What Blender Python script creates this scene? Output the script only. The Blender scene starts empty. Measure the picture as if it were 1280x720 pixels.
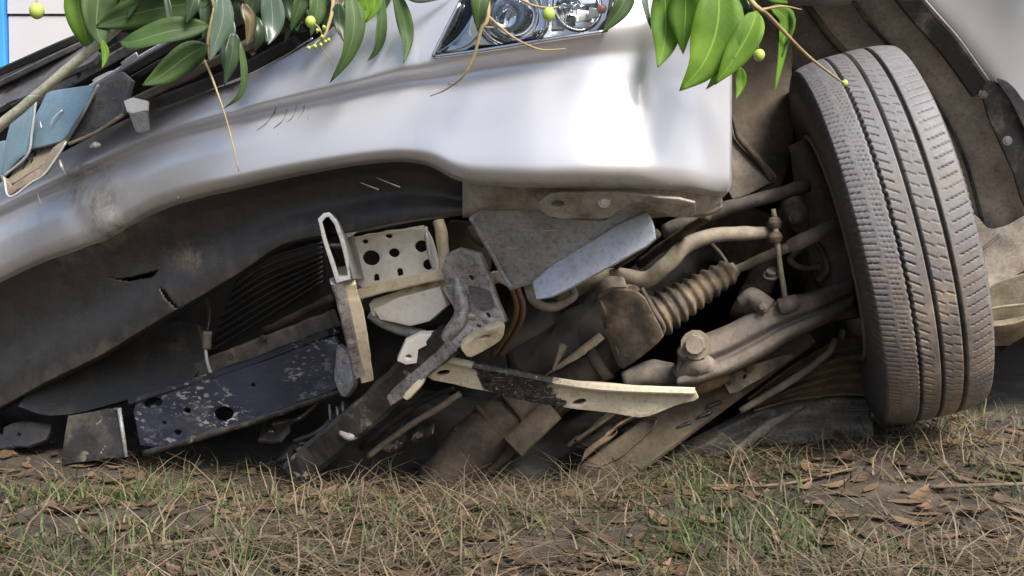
import bpy, bmesh, math, random
import numpy as np
from mathutils import Vector, Matrix, noise
random.seed(7); rng = np.random.default_rng(7)
S = bpy.context.scene
COL = S.collection
# ------------------------------------------------------------------ camera, sky, sun, exposure
F = 1372.0; PITCH = math.radians(4.0); CAMH = 0.432
cam = bpy.data.cameras.new('camera'); co = bpy.data.objects.new('camera', cam); COL.objects.link(co)
cam.sensor_width = 36; cam.lens = F * 36 / 1280; cam.clip_start = 0.02; cam.clip_end = 2000
co.location = (0, 0, CAMH); co.rotation_euler = (math.radians(90) - PITCH, 0, 0)
S.camera = co
SUN = Vector((0.38, -0.54, 0.75)).normalized()
w = bpy.data.worlds.new('World'); S.world = w; w.use_nodes = True
nt = w.node_tree; bg = nt.nodes['Background']
sky = nt.nodes.new('ShaderNodeTexSky'); sky.sky_type = 'NISHITA'; sky.sun_disc = False
sky.sun_elevation = math.asin(SUN.z); sky.sun_rotation = math.atan2(SUN.x, SUN.y)
sky.air_density = 1.0; sky.dust_density = 5.0; sky.ozone_density = 1.0
nt.links.new(sky.outputs[0], bg.inputs[0]); bg.inputs[1].default_value = 0.105
sl = bpy.data.lights.new('sun', 'SUN'); sl.energy = 3.2; sl.angle = math.radians(24); sl.color = (1, .95, .87)
so = bpy.data.objects.new('sun', sl); COL.objects.link(so)
so.rotation_euler = (-SUN).to_track_quat('-Z', 'Y').to_euler(); so.location = (3, -3, 5)
S.view_settings.view_transform = 'Standard'; S.view_settings.look = 'None'
S.view_settings.exposure = 1.02; S.view_settings.gamma = 1
S.render.engine = 'CYCLES'

# ------------------------------------------------------------------ helpers
CF = Vector((0, math.cos(PITCH), -math.sin(PITCH))); CU = Vector((0, math.sin(PITCH), math.cos(PITCH)))
CL = Vector((0, 0, CAMH))
def P(px, py, d): return CL + CF * d + Vector(((px - 640) / F * d, 0, 0)) + CU * ((360 - py) / F * d)
def C3(x, z, d): return CL + CF * d + Vector((x, 0, 0)) + CU * z

def put(o, parent=None):
    COL.objects.link(o)
    if parent is not None:
        o.parent = parent
        root = parent
        while root.parent: root = root.parent
        o.matrix_parent_inverse = Matrix.Identity(4) if parent.parent else Matrix.Translation(-root.location)
    return o
def mobj(name, verts, faces, mat, parent=None, smooth=True, uvs=None, attr=None):
    me = bpy.data.meshes.new(name); me.from_pydata([tuple(v) for v in verts], [], faces); me.update()
    if smooth: me.polygons.foreach_set('use_smooth', [True] * len(me.polygons))
    if uvs is not None:
        l = me.uv_layers.new(name='UVMap'); vi = np.zeros(len(me.loops), dtype=np.int32)
        me.loops.foreach_get('vertex_index', vi); l.data.foreach_set('uv', np.asarray(uvs, dtype=np.float32)[vi].ravel())
    if attr is not None:
        for k, a in attr.items():
            t = me.attributes.new(k, 'FLOAT', 'POINT'); t.data.foreach_set('value', np.asarray(a, dtype=np.float32))
    me.materials.append(mat)
    return put(bpy.data.objects.new(name, me), parent)
def empty(name, loc, label, cat, group=None):
    o = bpy.data.objects.new(name, None); COL.objects.link(o); o.location = loc
    o.empty_display_size = .1; tag(o, label, cat, group); return o
def tag(o, label=None, cat=None, group=None, kind=None):
    if label: o['label'] = label
    if cat: o['category'] = cat
    if group: o['group'] = group
    if kind: o['kind'] = kind
    return o

def crom(pts, n):
    p = np.asarray(pts, float)
    if len(p) == 2: return p[0] + (p[1] - p[0]) * np.linspace(0, 1, n)[:, None]
    q = np.vstack([2 * p[0] - p[1], p, 2 * p[-1] - p[-2]]); out = []
    for t in np.linspace(0, len(p) - 1 - 1e-9, n):
        i = int(t); f = t - i; a, b, c, d = q[i:i + 4]
        out.append(.5 * ((2 * b) + (-a + c) * f + (2 * a - 5 * b + 4 * c - d) * f * f + (-a + 3 * b - 3 * c + d) * f ** 3))
    return np.array(out)
def pchip(x, y, xq):
    x = np.asarray(x, float); y = np.asarray(y, float); h = np.diff(x); dl = np.diff(y) / h; n = len(x); m = np.zeros(n)
    for i in range(1, n - 1):
        if dl[i - 1] * dl[i] > 0:
            w1 = 2 * h[i] + h[i - 1]; w2 = h[i] + 2 * h[i - 1]; m[i] = (w1 + w2) / (w1 / dl[i - 1] + w2 / dl[i])
    m[0] = dl[0]; m[-1] = dl[-1]
    k = np.clip(np.searchsorted(x, xq) - 1, 0, n - 2); t = (xq - x[k]) / h[k]
    return (y[k] * (1 + 2 * t) * (1 - t) ** 2 + m[k] * h[k] * t * (1 - t) ** 2 + y[k + 1] * t * t * (3 - 2 * t) + m[k + 1] * h[k] * t * t * (t - 1))
def inpoly(x, y, poly):
    c = False; n = len(poly)
    for i in range(n):
        (x1, y1), (x2, y2) = poly[i], poly[i - 1]
        if (y1 > y) != (y2 > y) and x < (x2 - x1) * (y - y1) / (y2 - y1) + x1: c = not c
    return c
def smooth_u(a, it):
    for _ in range(it):
        b = a.copy(); b[1:-1] = .25 * a[:-2] + .5 * a[1:-1] + .25 * a[2:]; a = b
    return a
def sheet(name, cols, vpar, nu, nv, mat, parent, sm=0, thick=.004, cut=(), attr=None, dents=0, keep=None, post=None):
    """cols: list of (px param, [(px,py,d)...]) control columns; smooth surface through them, with thickness"""
    up = [c[0] for c in cols]; A = np.array([c[1] for c in cols], float)
    uq = np.linspace(up[0], up[-1], nu); vq = np.linspace(vpar[0], vpar[-1], nv)
    B = np.zeros((nu, A.shape[1], 3))
    for j in range(A.shape[1]):
        for k in range(3): B[:, j, k] = pchip(up, A[:, j, k], uq)
    if sm: B = smooth_u(B, sm)
    G = np.zeros((nu, nv, 3))
    for i in range(nu):
        for k in range(3): G[i, :, k] = pchip(vpar, B[i, :, k], vq)
    V = []; 
    for i in range(nu):
        for j in range(nv):
            v = P(*G[i, j])
            if dents: v = v + CF * (dents * noise.noise(v * 6) + .3 * dents * noise.noise(v * 17))
            V.append(v)
    if post: V = post(V, G)
    Fc = []
    for i in range(nu - 1):
        for j in range(nv - 1):
            cx, cy = G[i:i + 2, j:j + 2, :2].reshape(-1, 2).mean(0)
            if any(inpoly(cx, cy, c) for c in cut): continue
            Fc.append((i * nv + j, i * nv + j + 1, (i + 1) * nv + j + 1, (i + 1) * nv + j))
    at = {k: [f(*G[i, j, :2]) for i in range(nu) for j in range(nv)] for k, f in (attr or {}).items()}
    o = mobj(name, V, Fc, mat, parent, attr=at)
    m = o.modifiers.new('thickness', 'SOLIDIFY'); m.thickness = thick; m.offset = -1
    if keep is not None: keep.append((G, np.array([(v - CL).dot(CF) for v in V]).reshape(nu, nv)))
    return o
CRUMPLE = {'galvanised': .0025, 'sky_tinted_steel': .002, 'cream_primer': .002, 'grey_primer': .002, 'scuffed_steel': .005, 'navy_black_paint': .0025, 'cream_with_black_smear': .004, 'dusty_chassis': .004, 'dusty_rubber': .003, 'grey_plastic': .004, 'blue_grey_plastic': .003, 'tan_channel': .003, 'black_liner_trim': .004, 'muddy_liner': .006, 'muddy_sill': .005, 'ochre_mud': .006, 'black_chassis_paint': .004, 'dirty_paint': .003, 'dusty_steel': .003, 'grimy_inner_wing': .008}
LUMP = {'dusty_steel': .003, 'dusty_chassis': .002, 'scuffed_steel': .003, 'ochre_mud': .004, 'grey_undercover': .006, 'bay_shade_black': .02, 'dusty_tube': .0015, 'black_chassis_paint': .003, 'cream_primer': .002, 'galvanised': .002, 'green_grey_bark': .0015}
def circ(n=14): return [(math.cos(2 * math.pi * k / n), math.sin(2 * math.pi * k / n)) for k in range(n)]
def rect(a, b, c=.12):
    c = min(a, b) * c
    return [(a - c, b), (-a + c, b), (-a, b - c), (-a, -b + c), (-a + c, -b), (a - c, -b), (a, -b + c), (a, b - c)]
def sweep(name, pts, rad, mat, parent=None, prof=None, n=None, segs=14, cap=True, smooth=True, roll=0.0, world=False, lump=None):
    """pts (px,py,d); rad in pixels (scalar or list) for a round section, or prof=(half width m, half depth m) box section"""
    n = n or (len(pts) if len(pts) == 2 else (len(pts) - 1) * 8 + 1)
    W3 = np.array([tuple(p) if world else tuple(P(*p)) for p in pts]); C = crom(W3, n)
    if prof is None:
        r = np.array(rad if hasattr(rad, '__len__') else [rad] * len(pts), float)
        r = np.interp(np.linspace(0, 1, len(pts)), np.linspace(0, 1, len(r)), r)
        if not world: r = r * np.array([p[2] for p in pts]) / F
        R = np.interp(np.linspace(0, 1, n), np.linspace(0, 1, len(r)), r)
        pr = circ(segs)
    else:
        pr = rect(*prof); R = np.ones(n) if not hasattr(rad, '__len__') else np.interp(np.linspace(0, 1, n), np.linspace(0, 1, len(rad)), rad)
    V = []; k = len(pr)
    for i in range(n):
        t = Vector(C[min(i + 1, n - 1)] - C[max(i - 1, 0)]).normalized(); c = Vector(C[i])
        s = t.cross((c - CL).normalized())
        if s.length < .05: s = t.cross(Vector((0, 0, 1)))
        s.normalize(); b = s.cross(t)
        if roll: s, b = s * math.cos(roll) + b * math.sin(roll), b * math.cos(roll) - s * math.sin(roll)
        for (x, y) in pr: V.append(c + s * (x * R[i]) + b * (y * R[i]))
    if lump is None: lump = LUMP.get(mat.name, 0)
    if lump: V = [v + Vector((noise.noise(v * 38), noise.noise(v * 38 + Vector((9, 0, 0))), noise.noise(v * 38 + Vector((0, 9, 0))))) * lump for v in V]
    Fc = [(i * k + j, i * k + (j + 1) % k, (i + 1) * k + (j + 1) % k, (i + 1) * k + j) for i in range(n - 1) for j in range(k)]
    if cap: Fc += [tuple(range(k - 1, -1, -1)), tuple((n - 1) * k + j for j in range(k))]
    return mobj(name, V, Fc, mat, parent, smooth=smooth and prof is None)
def ell(cx, cy, rx, ry=None, ang=0, n=16):
    ry = ry or rx; a = math.radians(ang)
    return [(cx + rx * math.cos(t) * math.cos(a) - ry * math.sin(t) * math.sin(a), cy + rx * math.cos(t) * math.sin(a) + ry * math.sin(t) * math.cos(a)) for t in [2 * math.pi * k / n for k in range(n)]]
def rnd(poly, it=1, f=.18):
    for _ in range(it):
        q = []
        for i in range(len(poly)):
            a, b = poly[i], poly[(i + 1) % len(poly)]
            q += [(a[0] + (b[0] - a[0]) * f, a[1] + (b[1] - a[1]) * f), (b[0] + (a[0] - b[0]) * f, b[1] + (a[1] - b[1]) * f)]
        poly = q
    return poly
def plate(name, poly, plane, mat, parent=None, holes=(), thick=.004, bevel=.0008, round_it=1, crumple=None):
    """flat sheet-metal piece: outline and holes in photo pixels laid on the plane through three (px,py,d) points"""
    a, b, c = [P(*q) for q in plane]; nrm = (b - a).cross(c - a).normalized()
    if nrm.dot(a - CL) > 0: nrm = -nrm
    e1 = (b - a).normalized(); e2 = nrm.cross(e1)
    cu = bpy.data.curves.new('tmp', 'CURVE'); cu.dimensions = '2D'; cu.fill_mode = 'BOTH'
    cu.extrude = thick / 2; cu.bevel_depth = bevel; cu.bevel_resolution = 1
    for pl in [rnd(poly, round_it) if round_it else poly] + list(holes):
        sp = cu.splines.new('POLY'); sp.points.add(len(pl) - 1); sp.use_cyclic_u = True
        for i, (x, y) in enumerate(pl):
            dr = P(x, y, 1) - CL; h = CL + dr * ((a - CL).dot(nrm) / dr.dot(nrm))
            sp.points[i].co = ((h - a).dot(e1), (h - a).dot(e2), 0, 1)
    ob = bpy.data.objects.new('tmp', cu); COL.objects.link(ob)
    dg = bpy.context.evaluated_depsgraph_get(); me = bpy.data.meshes.new_from_object(ob.evaluated_get(dg))
    bpy.data.objects.remove(ob); bpy.data.curves.remove(cu)
    if crumple is None: crumple = CRUMPLE.get(mat.name, 0)
    if crumple:
        bm = bmesh.new(); bm.from_mesh(me); bmesh.ops.remove_doubles(bm, verts=bm.verts, dist=1e-6)
        for _ in range(4):
            es = [e for e in bm.edges if e.calc_length() > .016]
            if not es: break
            bmesh.ops.subdivide_edges(bm, edges=es, cuts=1); bmesh.ops.triangulate(bm, faces=[f for f in bm.faces if len(f.verts) > 4])
        for v in bm.verts:
            q = v.co + a; v.co.z += crumple * (1.5 * noise.noise(q * 11) + .8 * noise.noise(q * 27)); v.co.x += .4 * crumple * noise.noise(q * 31 + Vector((5, 0, 0))); v.co.y += .4 * crumple * noise.noise(q * 31 + Vector((0, 5, 0)))
        bm.to_mesh(me); bm.free(); me.polygons.foreach_set('use_smooth', [True] * len(me.polygons)); me.set_sharp_from_angle(angle=.6)
    M = Matrix((e1, e2, nrm)).transposed().to_4x4(); M.translation = a
    me.transform(M); me.name = name; me.materials.clear(); me.materials.append(mat)
    me.polygons.foreach_set('material_index', [0] * len(me.polygons))
    return put(bpy.data.objects.new(name, me), parent)
def bolt(px, py, d, r, mat, parent, name='bolt', axis=(0, -1, 0), h=.9):
    c = P(px, py, d); ax = Vector(axis).normalized(); R = r * d / F
    s = ax.orthogonal().normalized(); b = ax.cross(s); V = []; Fc = []
    for (rr, hh, k) in ((1.35, 0, 12), (1.35, .25, 12), (.95, .3, 12), (.95, h, 12), (.8, h + .12, 12)):
        for j in range(12):
            t = 2 * math.pi * j / 12; q = rr
            if rr == .95: q = rr * (1.0 if j % 2 == 0 else .9)
            V.append(c + (s * math.cos(t) + b * math.sin(t)) * (R * q) + ax * (R * hh))
    for i in range(4):
        for j in range(12): Fc.append((i * 12 + j, i * 12 + (j + 1) % 12, i * 12 + 12 + (j + 1) % 12, i * 12 + 12 + j))
    Fc.append(tuple(48 + j for j in range(12))); Fc.append(tuple(range(11, -1, -1)))
    return mobj(name, V, Fc, mat, parent, smooth=False)
def revolve(name, prof, center, axis, mat, parent, n=48, up=None):
    ax = Vector(axis).normalized(); s = ax.orthogonal().normalized() if up is None else (Vector(up) - ax * Vector(up).dot(ax)).normalized()
    b = ax.cross(s); k = len(prof); V = []
    for i in range(n):
        t = 2 * math.pi * i / n; e = s * math.cos(t) + b * math.sin(t)
        for (x, r) in prof: V.append(center + ax * x + e * r)
    Fc = [(i * k + j, i * k + j + 1, ((i + 1) % n) * k + j + 1, ((i + 1) % n) * k + j) for i in range(n) for j in range(k - 1)]
    return mobj(name, V, Fc, mat, parent)

# ------------------------------------------------------------------ materials
def node(t, typ, **kw):
    n = t.nodes.new(typ)
    for k, v in kw.items(): setattr(n, k, v)
    return n
def ramp(t, src, lo, hi, c0=(0, 0, 0, 1), c1=(1, 1, 1, 1)):
    r = node(t, 'ShaderNodeValToRGB'); r.color_ramp.elements[0].position = lo; r.color_ramp.elements[1].position = hi
    r.color_ramp.elements[0].color = c0; r.color_ramp.elements[1].color = c1; t.links.new(src, r.inputs[0]); return r.outputs[0]
def mixc(t, fac, a, b):
    m = node(t, 'ShaderNodeMix', data_type='RGBA')
    for i, v in ((0, fac), (6, a), (7, b)):
        if hasattr(v, 'is_linked'): t.links.new(v, m.inputs[i])
        elif i == 0: m.inputs[0].default_value = v
        else: m.inputs[i].default_value = (*v, 1)
    return m.outputs[2]
def mathn(t, op, a, b=0):
    m = node(t, 'ShaderNodeMath', operation=op, use_clamp=op in ('ADD', 'MULTIPLY'))
    for i, v in ((0, a), (1, b)):
        if hasattr(v, 'is_linked'): t.links.new(v, m.inputs[i])
        else: m.inputs[i].default_value = v
    return m.outputs[0]
def noi(t, scale, detail=6, rough=.6, stretch=None, dist=0):
    tc = node(t, 'ShaderNodeTexCoord'); src = tc.outputs['Object']
    if stretch:
        mp = node(t, 'ShaderNodeMapping'); mp.inputs['Rotation'].default_value = stretch[1]; mp.inputs['Scale'].default_value = stretch[0]
        t.links.new(src, mp.inputs[0]); src = mp.outputs[0]
    n = node(t, 'ShaderNodeTexNoise'); n.inputs['Scale'].default_value = scale; n.inputs['Detail'].default_value = detail
    n.inputs['Roughness'].default_value = rough; n.inputs['Distortion'].default_value = dist
    t.links.new(src, n.inputs['Vector']); return n.outputs['Fac']
def pm(name, c1, c2=None, scale=8, rough=.5, metal=0., dust=None, dlo=.45, dhi=.7, dscale=5, drough=.85, bump=.15, bscale=60, coat=0, chips=None, attr=None, stretch=None, grime=0., band=None, deep=None):
    m = bpy.data.materials.new(name); m.use_nodes = True; t = m.node_tree; b = t.nodes['Principled BSDF']
    c2 = c2 or tuple(x * .7 for x in c1)
    col = mixc(t, ramp(t, noi(t, scale), .35, .65), c1, c2)
    ro = rough; me = metal
    if chips:                                     # bare-metal or primer chips and scuffs
        cm = ramp(t, noi(t, chips[1], 4, .7, chips[3] if len(chips) > 3 else None), chips[2], chips[2] + .03)
        big = ramp(t, noi(t, 5, 2), .42, .58); cm = mathn(t, 'MULTIPLY', cm, big); col = mixc(t, cm, col, chips[0])
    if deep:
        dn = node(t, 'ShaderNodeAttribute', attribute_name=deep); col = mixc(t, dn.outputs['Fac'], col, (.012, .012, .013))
    if dust:
        dm = ramp(t, noi(t, dscale, 9, .68, stretch), dlo, dhi)
        if attr:
            an = node(t, 'ShaderNodeAttribute', attribute_name=attr); 
            x = mathn(t, 'MULTIPLY', an.outputs['Fac'], mathn(t, 'ADD', ramp(t, noi(t, dscale, 10, .78, stretch), .40, .60), .08))
            dm = mathn(t, 'ADD', x, mathn(t, 'MULTIPLY', dm, .14))
        if band:
            tc = node(t, 'ShaderNodeTexCoord'); sx = node(t, 'ShaderNodeSeparateXYZ'); t.links.new(tc.outputs['Object'], sx.inputs[0])
            xx = mathn(t, 'SUBTRACT', sx.outputs[0], band[0]); wob = node(t, 'ShaderNodeMath', operation='MULTIPLY_ADD'); t.links.new(noi(t, 14, 5), wob.inputs[0]); wob.inputs[1].default_value = .16; t.links.new(xx, wob.inputs[2])
            ab = mathn(t, 'ABSOLUTE', mathn(t, 'SUBTRACT', wob.outputs[0], .08)); dm = ramp(t, ab, band[1], band[1] + .006, (1, 1, 1, 1), (0, 0, 0, 1))
        d2 = mixc(t, ramp(t, noi(t, 22, 5), .35, .65), dust, tuple(x * .62 for x in dust))
        col = mixc(t, dm, col, d2)
        mr = node(t, 'ShaderNodeMapRange'); t.links.new(dm, mr.inputs[0]); mr.inputs[3].default_value = rough; mr.inputs[4].default_value = drough
        t.links.new(mr.outputs[0], b.inputs['Roughness'])
        mm = node(t, 'ShaderNodeMapRange'); t.links.new(dm, mm.inputs[0]); mm.inputs[3].default_value = metal; mm.inputs[4].default_value = 0
        t.links.new(mm.outputs[0], b.inputs['Metallic'])
    else:
        b.inputs['Roughness'].default_value = rough; b.inputs['Metallic'].default_value = metal
    if grime:
        gm_ = mathn(t, 'MULTIPLY', ramp(t, noi(t, 130, 4, .7), .48, .70), grime); col = mixc(t, gm_, col, tuple(x * .30 for x in c2))
        sp_ = mathn(t, 'MULTIPLY', ramp(t, noi(t, 240, 2, .6), .66, .72), grime); col = mixc(t, sp_, col, tuple(min(.6, x * 1.9 + .05) for x in c1))
        sc_ = mathn(t, 'MULTIPLY', ramp(t, noi(t, 45, 3, .7, ((.25, 1, 6), (.3, .2, .6))), .63, .68), grime); col = mixc(t, sc_, col, tuple(min(.6, x * 1.5 + .04) for x in c1))
    t.links.new(col, b.inputs['Base Color'])
    if coat: b.inputs['Coat Weight'].default_value = coat; b.inputs['Coat Roughness'].default_value = .08
    if bump:
        bn = node(t, 'ShaderNodeBump'); bn.inputs['Strength'].default_value = bump; bn.inputs['Distance'].default_value = .004
        t.links.new(noi(t, bscale, 10, .72), bn.inputs['Height']); t.links.new(bn.outputs[0], b.inputs['Normal'])
    return m
TAN = (.21, .155, .10)
M = {}
M['paint'] = pm('silver_paint', (.70, .70, .73), (.67, .67, .70), 3, .40, .60, dust=(.40, .375, .335), dlo=.55, dhi=.8, dscale=22, drough=.75, bump=.012, bscale=7, coat=.25, attr='dirt')
M['dirtypaint'] = pm('dirty_paint', (.42, .40, .37), (.30, .27, .23), 16, .5, .4, dust=(.20, .155, .105), dlo=.42, dhi=.62, dscale=18, bump=.25, grime=0.30)
M['fpaint'] = pm('fender_paint', (.66, .66, .69), (.63, .63, .66), 3, .42, .62, bump=.01, bscale=5, coat=.25)
M['valance'] = pm('charcoal_and_shade', (.022, .020, .019), (.013, .012, .0115), 5, .42, 0, dust=(.17, .14, .108), dlo=.58, dhi=.8, dscale=26, drough=.8, bump=.08, attr='dirt', grime=0.35)
M['black'] = pm('black_plastic', (.022, .022, .024), None, 9, .42, 0, dust=(.12, .10, .08), dlo=.52, dhi=.85, dscale=9, bump=.1, grime=0.4)
M['greyplastic'] = pm('grey_plastic', (.11, .11, .12), (.07, .07, .08), 9, .45, 0, dust=(.26, .24, .22), dlo=.48, dhi=.75, dscale=13, bump=.12, grime=0.6)
M['blueplastic'] = pm('blue_grey_plastic', (.20, .30, .36), (.16, .25, .31), 6, .22, .15, dust=(.5, .52, .52), dlo=.66, dhi=.72, dscale=11, bump=.05, coat=.4, grime=0.2)
M['edge'] = pm('pale_edge', (.60, .62, .62), None, 12, .35, .2, bump=.02)
M['tanplastic'] = pm('tan_channel', (.33, .28, .21), (.22, .18, .13), 12, .6, 0, bump=.1, grime=0.5)
M['chrome'] = pm('chrome', (.82, .83, .85), (.78, .79, .8), 8, .10, 1., bump=0)
M['chromedim'] = pm('lamp_bezel', (.62, .64, .68), (.5, .52, .56), 10, .22, .8, bump=0)
M['galv'] = pm('galvanised', (.36, .38, .40), (.26, .28, .29), 9, .5, .35, dust=(.30, .26, .20), dlo=.48, dhi=.72, dscale=14, bump=.2, bscale=40, grime=0.6)
M['galvblue'] = pm('sky_tinted_steel', (.50, .53, .60), (.42, .45, .52), 10, .42, .25, dust=(.42, .40, .37), dlo=.55, dhi=.75, dscale=13, bump=.12, grime=0.45)  # pale blue-grey paints the flange's sky reflection into its colour
M['cream'] = pm('cream_primer', (.72, .65, .50), (.60, .52, .37), 9, .5, .05, dust=(.24, .18, .11), dlo=.54, dhi=.74, dscale=18, bump=.1, grime=0.25)
M['creamgrey'] = pm('grey_primer', (.80, .78, .74), (.72, .70, .66), 9, .48, .1, dust=(.42, .34, .24), dlo=.58, dhi=.80, dscale=20, bump=.08, grime=0.20)
M['scuffed'] = pm('scuffed_steel', (.50, .49, .51), (.20, .18, .18), 11, .42, .5, dust=(.46, .42, .36), dlo=.52, dhi=.66, dscale=24, drough=.6, bump=.35, bscale=35, grime=0.8)
M['navy'] = pm('navy_black_paint', (.022, .026, .045), (.016, .018, .032), 5, .30, .1, dust=(.10, .085, .065), dlo=.55, dhi=.8, dscale=8, bump=.08, chips=((.42, .40, .37), 60, .565, ((1, 1, 2.2), (0, .6, 0))), coat=.2, grime=0.2)
M['blackpaint'] = pm('black_chassis_paint', (.020, .019, .020), (.03, .028, .027), 7, .38, .1, dust=(.13, .105, .08), dlo=.5, dhi=.75, dscale=10, bump=.15, chips=((.40, .36, .30), 24, .60), grime=0.5)
M['smeared'] = pm('cream_with_black_smear', (.54, .49, .38), (.44, .39, .29), 18, .5, 0, dust=(.016, .015, .015), drough=.4, bump=.2, grime=.5, band=(.02, .055))
M['chassis'] = pm('dusty_chassis', (.055, .044, .033), (.030, .024, .019), 8, .8, .1, dust=(.15, .112, .074), dlo=.42, dhi=.68, dscale=14, bump=.35, bscale=45, grime=0.35)
M['dusty'] = pm('dusty_steel', (.115, .102, .094), (.065, .058, .054), 9, .75, .2, dust=(.22, .18, .145), dlo=.42, dhi=.66, dscale=18, bump=.35, bscale=50, grime=0.35)
M['tube'] = pm('dusty_tube', (.19, .165, .13), (.12, .105, .085), 9, .7, .1, dust=(.34, .29, .22), dlo=.42, dhi=.68, dscale=16, bump=.2, grime=0.30)
M['rubber'] = pm('dusty_rubber', (.055, .048, .04), (.035, .03, .026), 9, .75, 0, dust=(.25, .19, .125), dlo=.42, dhi=.66, dscale=20, bump=.25, grime=0.30)
M['darkbay'] = pm('bay_shade_black', (.012, .011, .010), (.007, .0065, .0065), 7, .7, 0, dust=(.032, .026, .020), dlo=.5, dhi=.75, dscale=6, bump=.4, bscale=25)  # near-black base paints the shade of bay and underside into the colour
M['liner'] = pm('muddy_liner', (.40, .345, .29), (.27, .23, .19), 7, .85, 0, dust=(.56, .51, .45), dlo=.40, dhi=.66, dscale=9, bump=.35, bscale=30, grime=0.5)
M['wing'] = pm('grimy_inner_wing', (.115, .09, .068), (.06, .048, .038), 7, .85, 0, dust=(.19, .15, .112), dlo=.45, dhi=.7, dscale=8, bump=.3, bscale=35, grime=.3)
M['deadtwig'] = pm('dead_twig', (.15, .115, .08), (.08, .06, .042), 30, .8, 0, bump=.3)
M['linerblack'] = pm('black_liner_trim', (.02, .02, .022), None, 8, .5, 0, dust=(.21, .18, .145), dlo=.5, dhi=.72, dscale=14, bump=.2, grime=0.7)
M['sill'] = pm('muddy_sill', (.34, .31, .22), (.26, .22, .15), 6, .6, .1, dust=(.22, .165, .11), dlo=.45, dhi=.65, dscale=6, bump=.25, grime=0.5)
M['ochre'] = pm('ochre_mud', (.17, .115, .06), (.075, .053, .033), 20, .85, 0, bump=.5, bscale=30, grime=0.6)
M['greyunder'] = pm('grey_undercover', (.15, .145, .14), (.09, .085, .08), 10, .65, .1, dust=(.26, .22, .16), dlo=.45, dhi=.7, dscale=9, bump=.4, bscale=30, grime=0.8)
M['rim'] = pm('steel_rim', (.27, .26, .25), (.19, .18, .175), 6, .5, .5, dust=(.2, .16, .12), dlo=.45, dhi=.7, dscale=8, bump=.1, grime=0.4)
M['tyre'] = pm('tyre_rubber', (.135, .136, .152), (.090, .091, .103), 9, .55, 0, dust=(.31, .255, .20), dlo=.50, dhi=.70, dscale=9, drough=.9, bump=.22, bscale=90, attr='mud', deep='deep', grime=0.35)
M['scratch'] = pm('scratch_mark', (.16, .16, .18), None, 20, .6, 0, bump=0)
M['palescratch'] = pm('pale_scratch', (.72, .70, .66), None, 20, .6, 0, bump=0)
M['copper'] = pm('rusty_pipe', (.22, .13, .085), (.13, .08, .055), 20, .55, .3, bump=.1)
M['amber'] = pm('amber_bulb', (.55, .14, .06), None, 20, .25, 0, bump=0)
M['twig'] = pm('twig_bark', (.33, .27, .13), (.24, .17, .09), 30, .7, 0, bump=.2)
M['stem'] = pm('green_grey_bark', (.36, .36, .29), (.22, .23, .16), 18, .5, 0, bump=.3, grime=0.5)
M['mango'] = pm('mango_skin', (.36, .46, .09), (.30, .42, .08), 12, .4, 0, bump=.05)
M['white'] = pm('white_cladding', (.40, .40, .425), (.37, .37, .395), 2, .5, 0, dust=(.6, .58, .54), dlo=.6, dhi=.9, dscale=2, bump=.05, grime=0.1)
M['blue'] = pm('blue_paint', (.04, .26, .72), (.035, .22, .64), 3, .45, 0, bump=.05)
g = bpy.data.materials.new('lamp_glass'); g.use_nodes = True; t = g.node_tree; t.nodes.clear()
tr = node(t, 'ShaderNodeBsdfTransparent'); tr.inputs[0].default_value = (.93, .95, .96, 1); gl = node(t, 'ShaderNodeBsdfGlossy'); gl.inputs['Roughness'].default_value = .04
fr = node(t, 'ShaderNodeFresnel'); fr.inputs[0].default_value = 1.5; mx = node(t, 'ShaderNodeMixShader'); ou = node(t, 'ShaderNodeOutputMaterial')
t.links.new(fr.outputs[0], mx.inputs[0]); t.links.new(tr.outputs[0], mx.inputs[1]); t.links.new(gl.outputs[0], mx.inputs[2]); t.links.new(mx.outputs[0], ou.inputs[0]); M['glass'] = g
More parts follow.
